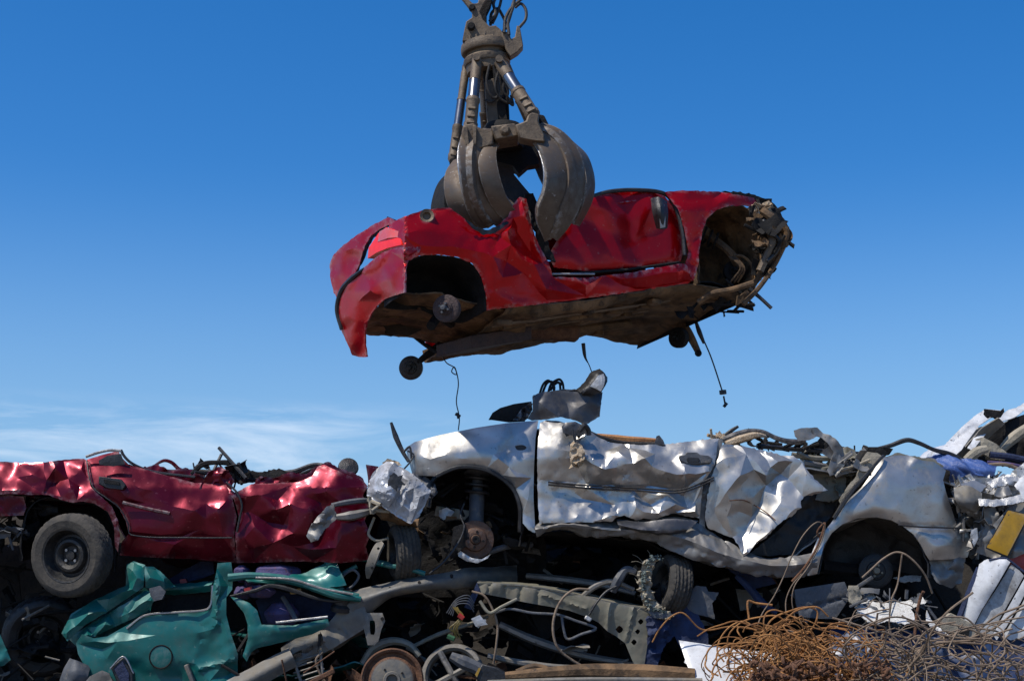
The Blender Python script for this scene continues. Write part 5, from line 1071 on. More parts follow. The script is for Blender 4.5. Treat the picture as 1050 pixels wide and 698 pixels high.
# roof tubes running right
strip(tea, 'roof_rail', [(234, 592, 10.98), (258, 590, 10.99), (290, 593, 11.0), (318, 600, 11.0), (345, 607, 11.0), (368, 611, 11.02)], [.03, .026, .03, .028, .024, .02], teal, 8)
strip(tea, 'roof_rail', [(300, 596, 11.02), (322, 602, 10.98), (345, 610, 10.97), (370, 614, 11.0)], [.012, .03, .028, .02], teal, 8)
strip(tea, 'roof_rail', [(262, 592, 10.96), (300, 594, 10.97), (330, 603, 10.95), (362, 609, 10.96)], .008, edge_steel, 6)
loft('roof_skin', [[(245, 592, 11.12), (285, 591, 11.12), (310, 588, 11.12), (336, 578, 11.14), (345, 575, 11.16)], [(250, 594, 11.05), (288, 594, 11.05), (312, 594, 11.05), (338, 588, 11.05), (348, 584, 11.08)], [(255, 597, 11.04), (290, 598, 11.04), (315, 601, 11.03), (342, 602, 11.02), (355, 600, 11.05)]], teal, tea, 44, 16, .012, .16, .01, 128)
strip(tea, 'window_frame', [(334, 579, 11.12), (345, 574, 11.15), (362, 572, 11.2), (384, 575, 11.25), (400, 578, 11.25)], [.02, .016, .02, .018, .014], teal, 8)
strip(tea, 'window_frame', [(334, 580, 11.1), (336, 590, 11.1), (342, 600, 11.08), (352, 604, 11.05)], .014, teal, 8)
strip(tea, 'window_frame', [(340, 598, 11.2), (352, 588, 11.2), (366, 580, 11.2)], .018, teal, 8)
strip(tea, 'steering_wheel_rim', [(346, 600, 11.15), (352, 590, 11.15), (362, 584, 11.15), (368, 590, 11.15), (362, 600, 11.15), (354, 605, 11.15)], .010, greyp, 8)
strip(tea, 'window_frame', [(384, 577, 11.15), (400, 580, 11.1), (420, 583, 11.1), (436, 588, 11.1)], .018, teal, 8)
# second window: frame below the rail, seats within
panel('front_door', [(236, 611), (244, 613), (256, 618), (264, 626), (268, 640), (300, 641), (336, 634), (338, 641), (320, 650), (290, 658), (264, 664), (258, 668), (253, 678), (249, 672), (254, 655), (254, 640), (250, 628), (243, 619)], 10.99, teal, tea, step=2.5, ctrl=[(238, 612, 0), (256, 620, 3), (262, 640, 4), (266, 650, 3), (300, 646, 3), (336, 638, 2), (300, 655, 0), (256, 665, 2)], cr=(.4, 14), jag=.2, seed=129, roll=(3, 1.5))
strip(tea, 'window_seal', [(236, 611, 10.98), (262, 605, 10.98), (276, 600, 10.98), (300, 605, 10.98), (324, 613, 10.98), (345, 616, 11.0), (362, 612, 11.0)], [.006, .012, .016, .016, .012, .01, .008], blackp, 6)
strip(tea, 'window_seal', [(283, 638, 10.95), (310, 635, 10.96), (336, 632, 10.96)], .008, alu, 6)
strip(tea, 'inner_pillar', [(290, 612, 11.15), (298, 625, 11.1), (304, 636, 11.05)], .018, greyp, 6)
panel('dark_glass', [(262, 616), (276, 603), (322, 614), (350, 620), (342, 634), (300, 640), (270, 640)], 11.35, navy, tea, step=4, cr=(1.5, 14), seed=130)
seat_l = [((248, 588), (.055, .06), 11.2), ((284, 588), (.17, .07), 11.22), ((250, 607), (.06, .05), 11.2), ((268, 606), (.10, .05), 11.15), ((290, 630), (.12, .09), 11.22), ((258, 598), (.05, .05), 11.25)]
seat = thing('seat_back', None, None, at(270, 600, 11.2) - tea.location); seat.parent = tea
for i, ((u, v), (a, b), y) in enumerate(seat_l):
    c = at(u, v, y); m = MB(); vs = []; n1, n2 = 24, 14
    for j in range(n2 + 1):
        th = math.pi * j / n2
        for k in range(n1):
            ph = 2 * math.pi * k / n1; d = Vector((math.sin(th) * math.cos(ph), math.sin(th) * math.sin(ph), math.cos(th)))
            s = 1 + .07 * math.sin(5 * ph + i) * math.sin(th) + .05 * math.sin(7 * th + i); vs.append(c + Vector((d.x * a * s, d.y * .14 * s, d.z * b * s)))
    m.add(vs, [(j * n1 + k, j * n1 + (k + 1) % n1, (j + 1) * n1 + (k + 1) % n1, (j + 1) * n1 + k) for j in range(n2) for k in range(n1)])
    m.build('seat_cushion', purple, seat)
m = MB(); m.slab([(296, 604), (308, 603), (310, 608), (298, 609)], 11.2, .05); m.build('foam_block', yellow, tea)
m = MB(); m.slab([(250, 603), (258, 601), (259, 605), (251, 607)], 11.05, .04); m.build('red_rag', redp, tea); m = MB(); m.slab([(184, 594), (190, 593), (192, 597), (185, 598)], 11.35, .04); m.build('red_rag', redp, tea)
m = MB(); frags(m, 20, [(236, 640), (256, 660), (252, 700), (238, 700)], (11.0, 11.2), (.05, .14), random.Random(44), .5); m.build('torn_trim', dark, tea)
us = [95, 130, 180, 220, 270, 330, 380]
shell('crushed_body', teal, tea, us, [662, 640, 636, 640, 646, 640, 625], [706, 706, 706, 706, 700, 690, 680], 11.12, 12.4, -.05, 131)

# ================================================================ foreground iron, tyres and loose pieces
PUSH = .10
fr = thing('chassis_frame', 'grey pressed steel chassis frame sloping across the lower middle left', 'chassis frame', at(370, 700, 10.95))
loft('cross_arm', [[(344, 612, 10.95), (368, 605, 10.95), (414, 594, 10.97), (446, 589, 11.0), (480, 583, 11.12), (530, 580, 11.5)], [(352, 622, 10.86), (378, 612, 10.85), (414, 601, 10.86), (446, 596, 10.9), (480, 590, 11.03), (530, 588, 11.4)], [(370, 634, 10.9), (384, 623, 10.9), (402, 611, 10.9), (446, 604, 10.94), (480, 602, 11.07), (530, 600, 11.45)], [(372, 634, 11.02), (386, 623, 11.02), (404, 611, 11.02), (446, 603, 11.05), (480, 601, 11.18), (530, 599, 11.55)]], frame_grey, fr, 60, 24, .006, .2, .01, 140)
panel('bracket', [(373, 628), (392, 628), (395, 636), (391, 645), (388, 657), (384, 661), (377, 661), (374, 648), (371, 636)], 10.86, frame_grey, fr, step=2.5, cr=(.3, 14), holes=[[(379, 636), (384, 636), (384, 650), (380, 650)]], thick=.02, seed=141)
panel('side_rail', [(288, 664), (310, 650), (335, 640), (350, 624), (364, 612), (374, 622), (378, 634), (374, 644), (358, 654), (342, 664), (320, 675), (294, 687), (290, 676)], 10.88, frame_grey, fr, step=2.5, ctrl=[(290, 666, 0), (335, 641, 0), (362, 614, 1), (300, 664, 3), (335, 650, 4), (366, 630, 3), (296, 678, 3), (345, 658, 3), (322, 672, 0), (360, 650, 0)], creases=[(300, 676, 330, 660, 2, -1.5), (330, 652, 336, 664, 2, 1.2), (348, 640, 356, 652, 2, 1.2)], cr=(.5, 10, 3), holes=[[(297, 672), (309, 666), (310, 669), (298, 675)], [(326, 650), (330, 649), (331, 660), (327, 662)]], thick=.03, seed=142)
loft('rail_back', [[(288, 664, 10.95), (310, 650, 10.95), (335, 640, 10.93), (350, 622, 10.95), (360, 612, 10.98)], [(290, 668, 10.87), (314, 655, 10.86), (340, 644, 10.85), (356, 632, 10.86), (368, 622, 10.9)], [(292, 682, 10.88), (318, 668, 10.86), (342, 660, 10.85), (362, 648, 10.86), (376, 640, 10.9)], [(294, 686, 10.95), (320, 674, 10.95), (346, 664, 10.95), (364, 652, 10.96), (378, 643, 11.0)]], frame_grey, fr, 50, 20, .008, .12, .01, 142).location.y += .05
m = MB(); m.lathe(at(351, 619, 10.9), (.1, -.2, 1), [(0, .10), (.06, .10), (.075, .07), (.06, .05), (.06, 0), (.08, -.02), (.075, -.05), (0, -.06)], 24); m.build('rubber_mount', blackp, fr)
m = MB()
for (u, v, w, h) in ((302, 671, 14, 4), (327, 655, 3, 13), (318, 664, 5, 5)): m.slab([(u - w / 2, v + h * .3), (u + w / 2, v - h * .6), (u + w / 2, v + h * .2), (u - w / 2, v + h)], 10.83, .02)
m.lathe(at(392, 634, 10.855), (0, -1, 0), [(0, .004), (.012, .004), (.012, -.01)], 14)
for u, v in ((400, 603), (430, 597), (463, 590)): m.lathe(at(u, v, 10.875), (0, -1, .2), [(0, .008), (.011, .008), (.011, -.03)], 14)
m.build('punched_slot', dark, fr)
loft('long_rail', [[(232, 698, 10.8), (262, 682, 10.82), (296, 664, 10.86)], [(238, 706, 10.74), (270, 689, 10.76), (300, 672, 10.8)], [(246, 716, 10.78), (276, 698, 10.8), (304, 682, 10.84)]], frame_grey, fr, 24, 10, .004, .15, .01, 143)
m = MB()
for k in range(5): m.bar((296 + k * 2, 680 + k * 5, 10.86), (330 + k, 670 + k * 5, 10.86), .012, .012)
m.bar((300, 674, 10.86), (310, 702, 10.86), .02, .02); m.bar((328, 666, 10.86), (332, 700, 10.86), .02, .02); m.build('grille_bars', frame_grey, fr)
link('torn_wire', [(331, 668, 10.85), (324, 676, 10.84), (328, 690, 10.84), (336, 702, 10.84)], .008, greywire, fr)

t = thing('brake_drum', 'rust rimmed brake drum with a flat grey face at the bottom edge', 'brake drum', at(402, 730, 10.75))
c = at(402, 697, 10.75); m = MB(); m.lathe(c, (.05, -1, .05), [(0, -.1), (.20, -.1), (.215, -.06), (.215, .01), (.205, .02), (.19, .012), (.18, -.01), (.165, -.012), (.155, .005), (.14, .012)], 60); m.build('drum_rim', rust, t)
m = MB(); m.lathe(c, (.05, -1, .05), [(.145, .010), (.12, .018), (.06, .02), (.055, .03), (.04, .03), (.035, .0), (0, .0)], 60); o = m.build('drum_face', frame_grey, t)
m = MB()
for k in range(4): m.lathe(c + Vector((math.cos(k * 1.57 + .6) * .085, -.02, math.sin(k * 1.57 + .6) * .085)), (0, -1, 0), [(0, .003), (.008, .003), (.008, -.01)], 10)
m.build('bolt_hole', dark, o)
t = thing('bare_wheel', 'grey bare steel wheel rim beside the rusty brake drum', 'wheel rim', at(463, 725, 10.9))
m = MB(); c = at(464, 692, 10.95); m.lathe(c, (-.2, -1, .3), [(.22, -.06), (.225, 0), (.215, .02), (.19, .022), (.175, .0), (.18, -.06)], 60); m.build('rim_ring', frame_grey, t)
m = MB()
for k in range(4):
    an = k * 1.57 + .5; m.tube([c, c + Vector((math.cos(an) * .19, .02, math.sin(an) * .18))], .022, 6, None, True)
m.build('spoke', frame_grey, t)
t = thing('track_rod', 'stubby grey steering arm with yellow marked black box at bottom edge', 'steering arm', at(480, 700, 10.8))
link('arm', [(462, 672, 10.8), (474, 678, 10.8), (488, 684, 10.8), (502, 692, 10.8)], [.03, .05, .045, .05], greyp, t)
m = MB(); m.slab([(488, 690), (494, 680), (510, 684), (524, 692), (522, 704), (490, 704)], 10.7, .12); m.build('box', blackp, t, bevel=.01)
m = MB(); m.slab([(487, 691), (491, 684), (493, 685), (489, 694)], 10.69, .02); m.build('yellow_mark', yellow, t)
t = thing('rusty_bracket', 'short orange rusted iron bracket at the bottom edge left of brake drum', 'bracket', at(330, 698, 10.8))
m = MB(); m.bar((314, 702, 10.8), (343, 687, 10.8), .04, .035); m.build('iron', rust, t, bevel=.005)

ob = thing('pressed_beam', 'dusty olive pressed steel beam with round holes under the silver car', 'steel beam', at(580, 650, 11.0))
beam_o = [(489, 598), (505, 597), (531, 600.5), (555, 604), (577, 607), (600, 611), (618, 616), (645, 621), (668, 626), (668, 640), (664, 660), (661, 680), (655, 690), (648, 676), (641, 659), (632, 652), (623, 647), (614, 638), (604, 633), (585, 626), (566, 622), (538, 617), (515, 612), (499, 609), (488, 606)]
panel('beam_face', beam_o, lambda u, v: 10.98 + 0 * u, olive, ob, step=2.5, ctrl=[(490, 600, 0), (577, 609, 0), (668, 628, 0), (500, 605, 2), (540, 608, 2), (600, 620, 2), (640, 635, 2), (655, 660, 1), (520, 613, -1), (580, 624, -1), (625, 646, 0)], cr=(.3, 20), creases=[(u, 596 + (u - 489) * .13, u - 2, 612 + (u - 489) * .15, 2.5, -1.6) for u in (502, 518, 534, 552)] + [(628, 618, 622, 646, 3, 1.5), (650, 622, 642, 655, 3, 1.5), (556, 609, 600, 624, 2, 1.3)], holes=[[(631, 645), (635, 641), (639, 645), (635, 649)], [(654, 637), (657, 634), (660, 637), (657, 640)], [(651, 647), (654, 644.5), (656.5, 647), (654, 650)], [(647, 658), (650, 655), (653, 658), (650, 661)]], thick=.012, seed=150)
loft('beam_flange', [[(489, 597.5, 10.97), (531, 600, 10.97), (577, 606.5, 10.97), (618, 615.5, 10.97), (668, 625.5, 10.97)], [(491, 596, 11.1), (533, 598, 11.1), (579, 604, 11.1), (620, 613, 11.1), (669, 623, 11.1)], [(493, 600, 11.24), (535, 603, 11.24), (580, 609, 11.24), (622, 617, 11.24), (669, 627, 11.24)]], olive, ob, 50, 10, .006, .15, .01, 151)
panel('blue_end_plate', [(489, 597), (484, 608), (476, 622), (483, 625), (488, 614), (492, 604)], 10.96, navy, ob, step=2.5, thick=.01, seed=152)
w_ = thing('air_hose', 'looped grey hose hanging in front of the olive beam', 'hose', at(580, 640, 10.9))
link('hose', [(604, 604, 10.92), (590, 604, 10.9), (578, 612, 10.88), (570, 626, 10.87), (567, 645, 10.87), (572, 664, 10.88), (586, 676, 10.9), (604, 686, 10.92), (612, 690, 10.95)], .009, greywire, w_)
w2 = thing('wiring_loom', 'frayed brown wiring loom hanging at left end of the olive beam', 'wiring loom', at(510, 650, 10.9))
link('cable', [(484, 606, 10.93), (496, 610, 10.9), (504, 622, 10.9), (510, 640, 10.9), (509, 660, 10.9), (506, 680, 10.92)], .008, greywire, w2)
link('cable', [(508, 628, 10.95), (522, 624, 10.9), (545, 628, 10.9), (572, 630, 10.9), (590, 636, 10.9), (611, 644, 10.9), (596, 650, 10.9), (582, 655, 10.9), (578, 645, 10.9), (576, 632, 10.9)], .010, greyp, w2)
link('cable', [(492, 616, 10.9), (502, 628, 10.88), (514, 622, 10.88), (530, 614, 10.9)], .012, olive, w2)
panel('plug', [(483, 634), (492, 630), (500, 640), (488, 642)], 10.88, alu, w2, step=2.5, cr=(.5, 5), thick=.02, seed=153)
m = MB()
rr = random.Random(77)
for k in range(7): m.tube([(467 + rr.uniform(-3, 3), 622, 10.85), (474 + rr.uniform(-4, 2), 632, 10.83), (464 + rr.uniform(-3, 5), 644, 10.83), (470 + rr.uniform(-4, 4), 654 + rr.uniform(-4, 2), 10.85)], .004, 5)
m.build('yellow_wires', yellw, w2)
m = MB(); m.tube([(459, 652, 10.84), (466, 655, 10.83)], .018, 6); m.build('green_plug', greenw, w2)
m = MB(); m.tube([(470, 630, 10.82), (475, 634, 10.82)], .018, 6); m.build('red_plug', redp, w2)
m = MB()
for k in range(4): m.tube([(458 + k * 2, 628 + k, 10.88), (468, 614 + k * 2, 10.86), (480, 610 + k * 3, 10.88), (486, 618 + k * 3, 10.9)], .004, 5)
m.build('white_wires', greyp, w2)
jc = thing('junction_wire', 'black wire with pale plug draped over the olive beam', 'wire', at(610, 630, 10.9))
link('lead', [(632, 601, 10.95), (622, 606, 10.93), (612, 617, 10.9), (604, 630, 10.9)], .009, blackp, jc)
m = MB(); m.bar((600, 632, 10.88), (606, 636, 10.88), .035, .03); m.build('plug', alu, jc)

# more long rails and strips in the dark under the silver car
for lb, P, r, mt, ww in [('long pale bent strip lying above the olive beam towards the worn tyre', [(596, 612, 11.0), (612, 600, 11.0), (628, 596, 11.0), (650, 604, 11.02)], .018, 'g', 0),
                 ('short twisted blue grey bracket standing left of the worn tyre', [(628, 606, 11.0), (634, 594, 10.98), (642, 584, 11.0), (652, 586, 11.0)], .03, 'b', 0),
                 ('thin dark rail running level behind the olive beam to the tyre', [(540, 590, 11.5), (580, 594, 11.4), (620, 600, 11.3), (665, 612, 11.2)], .022, 'd', 0),
                 ('grey pipe crossing low behind the looped hose', [(512, 640, 11.2), (548, 656, 11.2), (600, 672, 11.2), (650, 680, 11.2)], .026, 'd', 0),
                 ('tan strip sloping between the brake drum and the olive beam', [(420, 664, 11.1), (450, 650, 11.15), (480, 640, 11.2), (500, 632, 11.3)], .014, 't', 0),
                 ('dusty grey tube lying across the bottom beside the steering arm', [(500, 672, 11.0), (540, 680, 11.0), (580, 684, 11.0), (640, 682, 11.0)], .02, 'g', 0),
                 ('curved pale hoop of metal around the back of the brake drum', [(372, 680, 11.0), (384, 664, 11.0), (402, 657, 11.0), (420, 661, 11.0), (430, 672, 11.0)], .026, 't', 0)]:
    m = MB(); m.tube(P, [r, r * 1.25, r, r * .8], 7); tag(m.build('bent_rail', {'g': frame_grey, 'b': greyp, 'd': silver_dirty, 't': olive}[mt]), lb, 'metal rail', 'bent rails under the silver car')
# tyres lying in the heap
PUSH = .08
wheel(None, 'loose_tyre', at(414, 566, 11.05), (-.95, -.28, -.08), .20, .17, .11, rubber_dusty, label='dusty tyre standing on edge under the crumpled silver bumper corner', cat='tyre')
t = thing('wheel_cover', 'curved grey wheel cover leaning left of the dusty upright tyre', 'wheel cover', at(383, 590, 10.9))
loft('cover', [[(390, 554, 10.95), (384, 560, 10.9), (379, 570, 10.88), (375, 582, 10.9), (376, 592, 10.95)], [(394, 558, 10.9), (390, 566, 10.86), (386, 576, 10.86), (382, 586, 10.9), (379, 592, 10.95)]], frame_grey, t, 20, 10, .003, .1, .02, 160)
m = MB()
for k in range(5): m.lathe(at(388 - k * 1.6, 562 + k * 5, 10.865), (.3, -1, 0), [(0, .003), (.009, .003), (.009, -.01)], 10)
m.build('slot', dark, t)
wheel(None, 'loose_tyre', at(688, 600, 11.1), (-.93, -.32, .18), .215, .17, .13, rubber_dusty, label='worn tyre with broken glass on its rim, under the silver sill', cat='tyre')
t = thing('broken_glass', 'ring of shattered green glass and fibres round the left of worn tyre', 'broken glass', at(668, 620, 10.95))
panel('rim_remains', [(659, 578), (667, 571), (677, 572), (670, 580), (667, 590), (667, 602), (671, 614), (682, 624), (692, 630), (684, 636), (668, 630), (658, 616), (654, 598)], 10.96, tan2, t, step=2, cr=(2, 5, 3), jag=1, thick=.02, seed=210)
rr = random.Random(61); m = MB()
for k in range(120):
    an = rr.uniform(1.2, 5.1); r = rr.uniform(.17, .21); c = at(686, 599, 10.98) + Vector((math.cos(an) * r * .55 - .08, rr.uniform(-.07, -.02), math.sin(an) * r)); s = rr.uniform(.004, .013)
    q = Matrix.Rotation(rr.uniform(0, 6), 3, 'X') @ Matrix.Rotation(rr.uniform(0, 6), 3, 'Z'); m.box(c, q @ Vector((s, 0, 0)), q @ Vector((0, s * .8, 0)), q @ Vector((0, 0, .007)))
m.build('shards', glass, t, False)
m = MB()
for k in range(12):
    an = rr.uniform(1.3, 4.6); r = rr.uniform(.17, .22); c = at(684, 599, 10.98) + Vector((math.cos(an) * r * .6 - .08, rr.uniform(-.05, .04), math.sin(an) * r)); d = Vector((-rr.uniform(.02, .08), rr.uniform(-.05, .05), rr.uniform(-.05, .06)))
    m.tube([c, c + d * .5 + Vector((0, 0, .01)), c + d], .0015, 4, 6, True)
m.build('fibres', tan2, t)['kind'] = 'stuff'
t = thing('grey_box', 'flat grey plastic panel right of the worn tyre', 'plastic panel', at(715, 630, 11.0))
panel('panel', [(694, 604), (710, 604), (714, 600), (724, 601), (726, 606), (737, 607), (734, 614), (730, 618), (733, 634), (714, 629), (697, 622)], 11.0, greyp, t, step=3, cr=(.4, 14), thick=.05, jag=.4, seed=161)
t = thing('grey_box', 'large dark grey split plastic panel under the rear wheel arch', 'plastic panel', at(845, 630, 10.95))
panel('panel', [(815, 604), (840, 600), (866, 596), (870, 606), (869, 616), (857, 634), (842, 634), (820, 632), (816, 618)], 10.95, greyp, t, step=3, cr=(.4, 20), thick=.05, creases=[(826, 624, 868, 612, 2, -2)], seed=162)
t = thing('car_panel', 'dark blue painted panel strip below the middle of the silver sill', 'car panel', at(775, 610, 11.1))
panel('panel', [(745, 582), (765, 584), (790, 590), (796, 598), (775, 603), (768, 600)], 11.15, navy, t, step=3, cr=(.8, 14), thick=.01, seed=163)
link('edge', [(755, 590, 11.1), (768, 602, 11.08), (782, 618, 11.05), (796, 628, 11.05)], [.02, .03, .03, .02], navy, t)
t = thing('blue_cloth', 'crumpled dark navy cloth under the worn tyre beside the olive beam', 'cloth', at(690, 640, 10.95))
panel('cloth', [(662, 628), (676, 622), (700, 620), (716, 630), (726, 650), (728, 668), (716, 676), (700, 668), (692, 652), (680, 664), (672, 690), (655, 696), (658, 670), (664, 650)], 11.0, navy, t, step=3, cr=(3, 11, 3), seed=164, jag=.8)
panel('pale_tag', [(664, 626), (678, 627), (690, 631), (680, 634), (670, 633)], 10.93, greyp, t, step=2.5, cr=(.8, 7), seed=165)
t = thing('blue_cloth', 'long navy cloth spread behind the rusty wire along the right bottom', 'cloth', at(950, 690, 10.9))
loft('cloth', [[(850, 640, 11.1), (900, 642, 11.0), (960, 645, 11.0), (1010, 650, 10.95), (1070, 648, 10.95)], [(850, 660, 10.95), (900, 660, 10.85), (960, 665, 10.9), (1010, 665, 10.85), (1070, 665, 10.85)], [(850, 705, 10.85), (900, 705, 10.75), (960, 705, 10.8), (1010, 705, 10.75), (1070, 705, 10.75)]], paint('dark blue plastic', (.012, .035, .10), 0, .45, .2, .3, .5, scratch=.2), t, 70, 26, .04, .16, .01, 166, octs=3)
PUSH = .05
t = thing('white_panel', 'white car panel lying with a clean corner left of the rusty wire', 'car panel', at(735, 700, 10.75))
panel('skin', [(696, 656), (720, 659.5), (750, 664.5), (775, 667), (800, 668), (795, 710), (716, 710), (709, 694), (702, 674)], lambda u, v: 10.72 + (np.asarray(v, float) - 656) * -.004, white, t, step=3, ctrl=[(697, 657, 0), (750, 666, 0), (720, 680, 1.5), (760, 690, 0)], cr=(.15, 30), roll=(3, 1.2), thick=.02, seed=167)
t = thing('bottom_pipe', 'dusty brown pipe lying along the bottom edge of the photo middle', 'pipe', at(610, 700, 10.5))
link('pipe', [(518, 693, 10.6), (560, 690, 10.6), (600, 688, 10.6), (650, 689, 10.6), (712, 692, 10.6)], [.03, .045, .055, .06, .05], under, t)
link('pipe', [(530, 690, 10.7), (548, 684, 10.7), (566, 690, 10.7), (570, 700, 10.7)], .03, under, t)
link('pipe', [(500, 700, 10.5), (600, 697, 10.5), (720, 698, 10.5)], .022, frame_grey, t)
t = thing('engine_part', 'pale grey plastic scoop at bottom left in front of the teal car', 'car part', at(85, 700, 10.8))
loft('scoop', [[(62, 700, 10.9), (66, 686, 10.88), (73, 675, 10.9)], [(72, 704, 10.82), (76, 690, 10.8), (78, 677, 10.84)], [(88, 706, 10.86), (90, 692, 10.84), (92, 684, 10.9)]], greyp, t, 20, 14, .004, .08, .02, 168)
t = thing('mirror_box', 'black framed mirror box among grey plastic in front of the teal car', 'mirror', at(120, 700, 10.75))
m = MB(); m.slab([(113, 684), (126, 673), (136, 690), (137, 704), (122, 704)], 10.75, .08); m.build('housing', blackp, t, bevel=.008)
m = MB(); m.slab([(117, 685), (125.5, 677), (132, 690), (132, 700), (124, 700)], 10.742, .02); m.build('mirror_glass', navy, t)
link('rim', [(113, 685, 10.74), (126.5, 673, 10.74), (137, 690, 10.74)], .006, edge_steel, t)
panel('shroud', [(84, 703), (92, 693), (104, 687), (112, 690), (118, 704)], 10.78, frame_grey, t, step=2.5, cr=(1, 9), thick=.03, seed=169)
t = thing('steel_offcut', 'short bright steel bar upright before the teal car filler flap', 'steel bar', at(195, 700, 10.85))
m = MB(); m.bar((191, 681, 10.85), (200, 704, 10.85), .055, .03); m.build('bar', frame_grey, t, bevel=.004)
t = wheel(None, 'loose_tyre', at(44, 652, 11.55), (.35, -1, -.25), .29, .17, .18, blackp, label='black tyre in deep shade below the wine red car wheel', cat='tyre')
t = thing('teal_fragment', 'small bright teal car fragment cut by the left edge', 'car fragment', at(5, 680, 11.0))
panel('skin', [(-12, 640), (0, 650), (6, 664), (11, 676), (4, 682), (-12, 684)], 11.0, teal, t, step=2.5, cr=(1, 10), seed=170)

PUSH = 0
# ================================================================ white wreck and clutter on the right
rw = thing('crushed_car', 'white crushed car rising at the right edge above the silver one', 'crushed car', at(1030, 480, 11.9))
panel('roof_skin', [(965, 461), (975, 449), (988, 436), (1001, 425), (1011, 419), (1026, 420.5), (1030, 419), (1029, 425), (1016, 428), (1004, 436), (995, 448), (986, 461), (978, 468)], lambda u, v: 11.4 + (460 - np.asarray(v, float)) * .010, white, rw, step=2.5, ctrl=[(966, 462, 0), (1010, 420, 0), (990, 440, 3), (985, 450, -1), (1000, 438, -1), (1005, 428, 3), (1028, 421, -3), (985, 460, 3)], creases=[(974, 456, 995, 438, 2, -2)], cr=(.5, 12), seed=180)
panel('dark_cap', [(1010, 419), (1026, 421), (1029, 418), (1030, 422), (1026, 428), (1011, 427)], 11.36, dark, rw, step=2.5, thick=.02, cr=(.5, 7), seed=181)
panel('roof_skin', [(1025, 428), (1032, 421), (1042, 418), (1050, 413), (1075, 405), (1075, 412), (1052, 419), (1040, 428), (1030, 431), (1015, 440), (1005, 452), (998, 461), (992, 459), (1002, 444), (1012, 434)], lambda u, v: 11.3 + (460 - np.asarray(v, float)) * .010, white, rw, step=2.5, cr=(1.4, 8, 3), jag=.5, seed=182)
loft('inner_panel', [[(980, 468, 11.42), (995, 452, 11.42), (1008, 438, 11.42), (1024, 428, 11.42)], [(990, 470, 11.5), (1004, 458, 11.5), (1016, 446, 11.5), (1030, 434, 11.5)]], frame_grey, rw, 24, 10, .008, .1, .01, 183)
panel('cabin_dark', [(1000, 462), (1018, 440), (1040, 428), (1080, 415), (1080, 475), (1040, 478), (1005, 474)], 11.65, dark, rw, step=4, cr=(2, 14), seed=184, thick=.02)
strip(rw, 'roof_bow', [(1026, 462, 11.5), (1038, 450, 11.5), (1052, 440, 11.5), (1072, 430, 11.5)], [.03, .045, .04, .03], tan2, 8)
panel('hinge_plate', [(1000, 450), (1008, 448), (1022, 455), (1035, 466), (1030, 472), (1016, 470), (1004, 462)], 11.38, tan2, rw, step=2.5, cr=(1, 9), thick=.04, seed=186)
strip(rw, 'inner_rail', [(1015, 466, 11.3), (1035, 468, 11.3), (1055, 472, 11.3), (1075, 474, 11.3)], .025, navy, 8)
strip(rw, 'inner_rail', [(990, 472, 11.3), (1002, 463, 11.3), (1012, 460, 11.3)], [.03, .04, .03], tan2, 8)
strip(rw, 'inner_rail', [(1012, 474, 11.3), (1035, 476, 11.28), (1060, 482, 11.28), (1075, 488, 11.28)], .016, purple, 8)
strip(rw, 'inner_rail', [(1000, 478, 11.28), (1030, 476, 11.26), (1048, 482, 11.26), (1075, 488, 11.26)], .014, greywire, 8)
us = [975, 1000, 1030, 1080]
shell('crushed_body', white, rw, us, [466, 440, 428, 414], [480, 500, 520, 520], 11.7, 13.2, -.03, 185)
t = thing('blue_sheet', 'bright blue plastic sheet tucked under the white car at right', 'plastic sheet', at(990, 490, 11.2))
loft('sheet', [[(945, 470, 11.3), (965, 466, 11.28), (985, 470, 11.25), (1010, 474, 11.25), (1022, 478, 11.25)], [(958, 478, 11.2), (975, 476, 11.15), (990, 479, 11.15), (1008, 482, 11.15), (1020, 484, 11.2)], [(976, 496, 11.2), (984, 490, 11.15), (994, 487, 11.15), (1008, 488, 11.15), (1018, 487, 11.2)]], blue, t, 40, 18, .02, .10, .006, 186, octs=3)
cl = thing('crumpled_alloy', 'crumpled bright metal strips and castings between silver car and right edge', 'scrap metal', at(1010, 530, 11.1))
rr = random.Random(52)
m = MB(); frags(m, 60, [(980, 494), (1005, 488), (1050, 485), (1075, 490), (1075, 525), (1040, 515), (1010, 520), (984, 518)], (11.0, 11.3), (.08, .24), rr, .12); m.build('alloy_strips', alu, cl)
m = MB(); frags(m, 50, [(978, 500), (1020, 500), (1018, 540), (1000, 572), (990, 540)], (10.98, 11.25), (.05, .18), rr, .4); m.build('grey_castings', silver_dirty, cl)
m = MB(); frags(m, 45, [(972, 488), (1060, 492), (1030, 540), (1000, 590), (985, 560)], (11.15, 11.5), (.06, .2), rr, .4); m.build('dark_castings', dark, cl)
for i, (poly, mt, y) in enumerate([([(1003, 511), (1020, 512), (1038, 509), (1048, 506), (1050, 514), (1036, 517), (1018, 519), (1004, 518)], alu, 10.93), ([(1012, 494), (1026, 488), (1044, 489), (1056, 494), (1050, 500), (1034, 497), (1018, 500)], alu, 10.95),
        ([(1040, 498), (1048, 488), (1062, 484), (1062, 512), (1050, 512), (1046, 504)], white, 10.94), ([(1022, 500), (1034, 497), (1038, 506), (1028, 510), (1020, 508)], silver_dirty, 10.93), ([(985, 496), (1000, 492), (1012, 498), (1004, 506), (990, 508)], silver, 10.97), ([(1050, 498), (1075, 490), (1075, 520), (1056, 518)], silver_dirty, 10.98)]):
    panel('folded_strip', poly, (lambda u, v, y=y: y + (500 - np.asarray(v, float)) * .004), mt, cl, step=2.2, cr=(1.6, 8, 3), jag=.6, thick=.01, seed=220 + i)
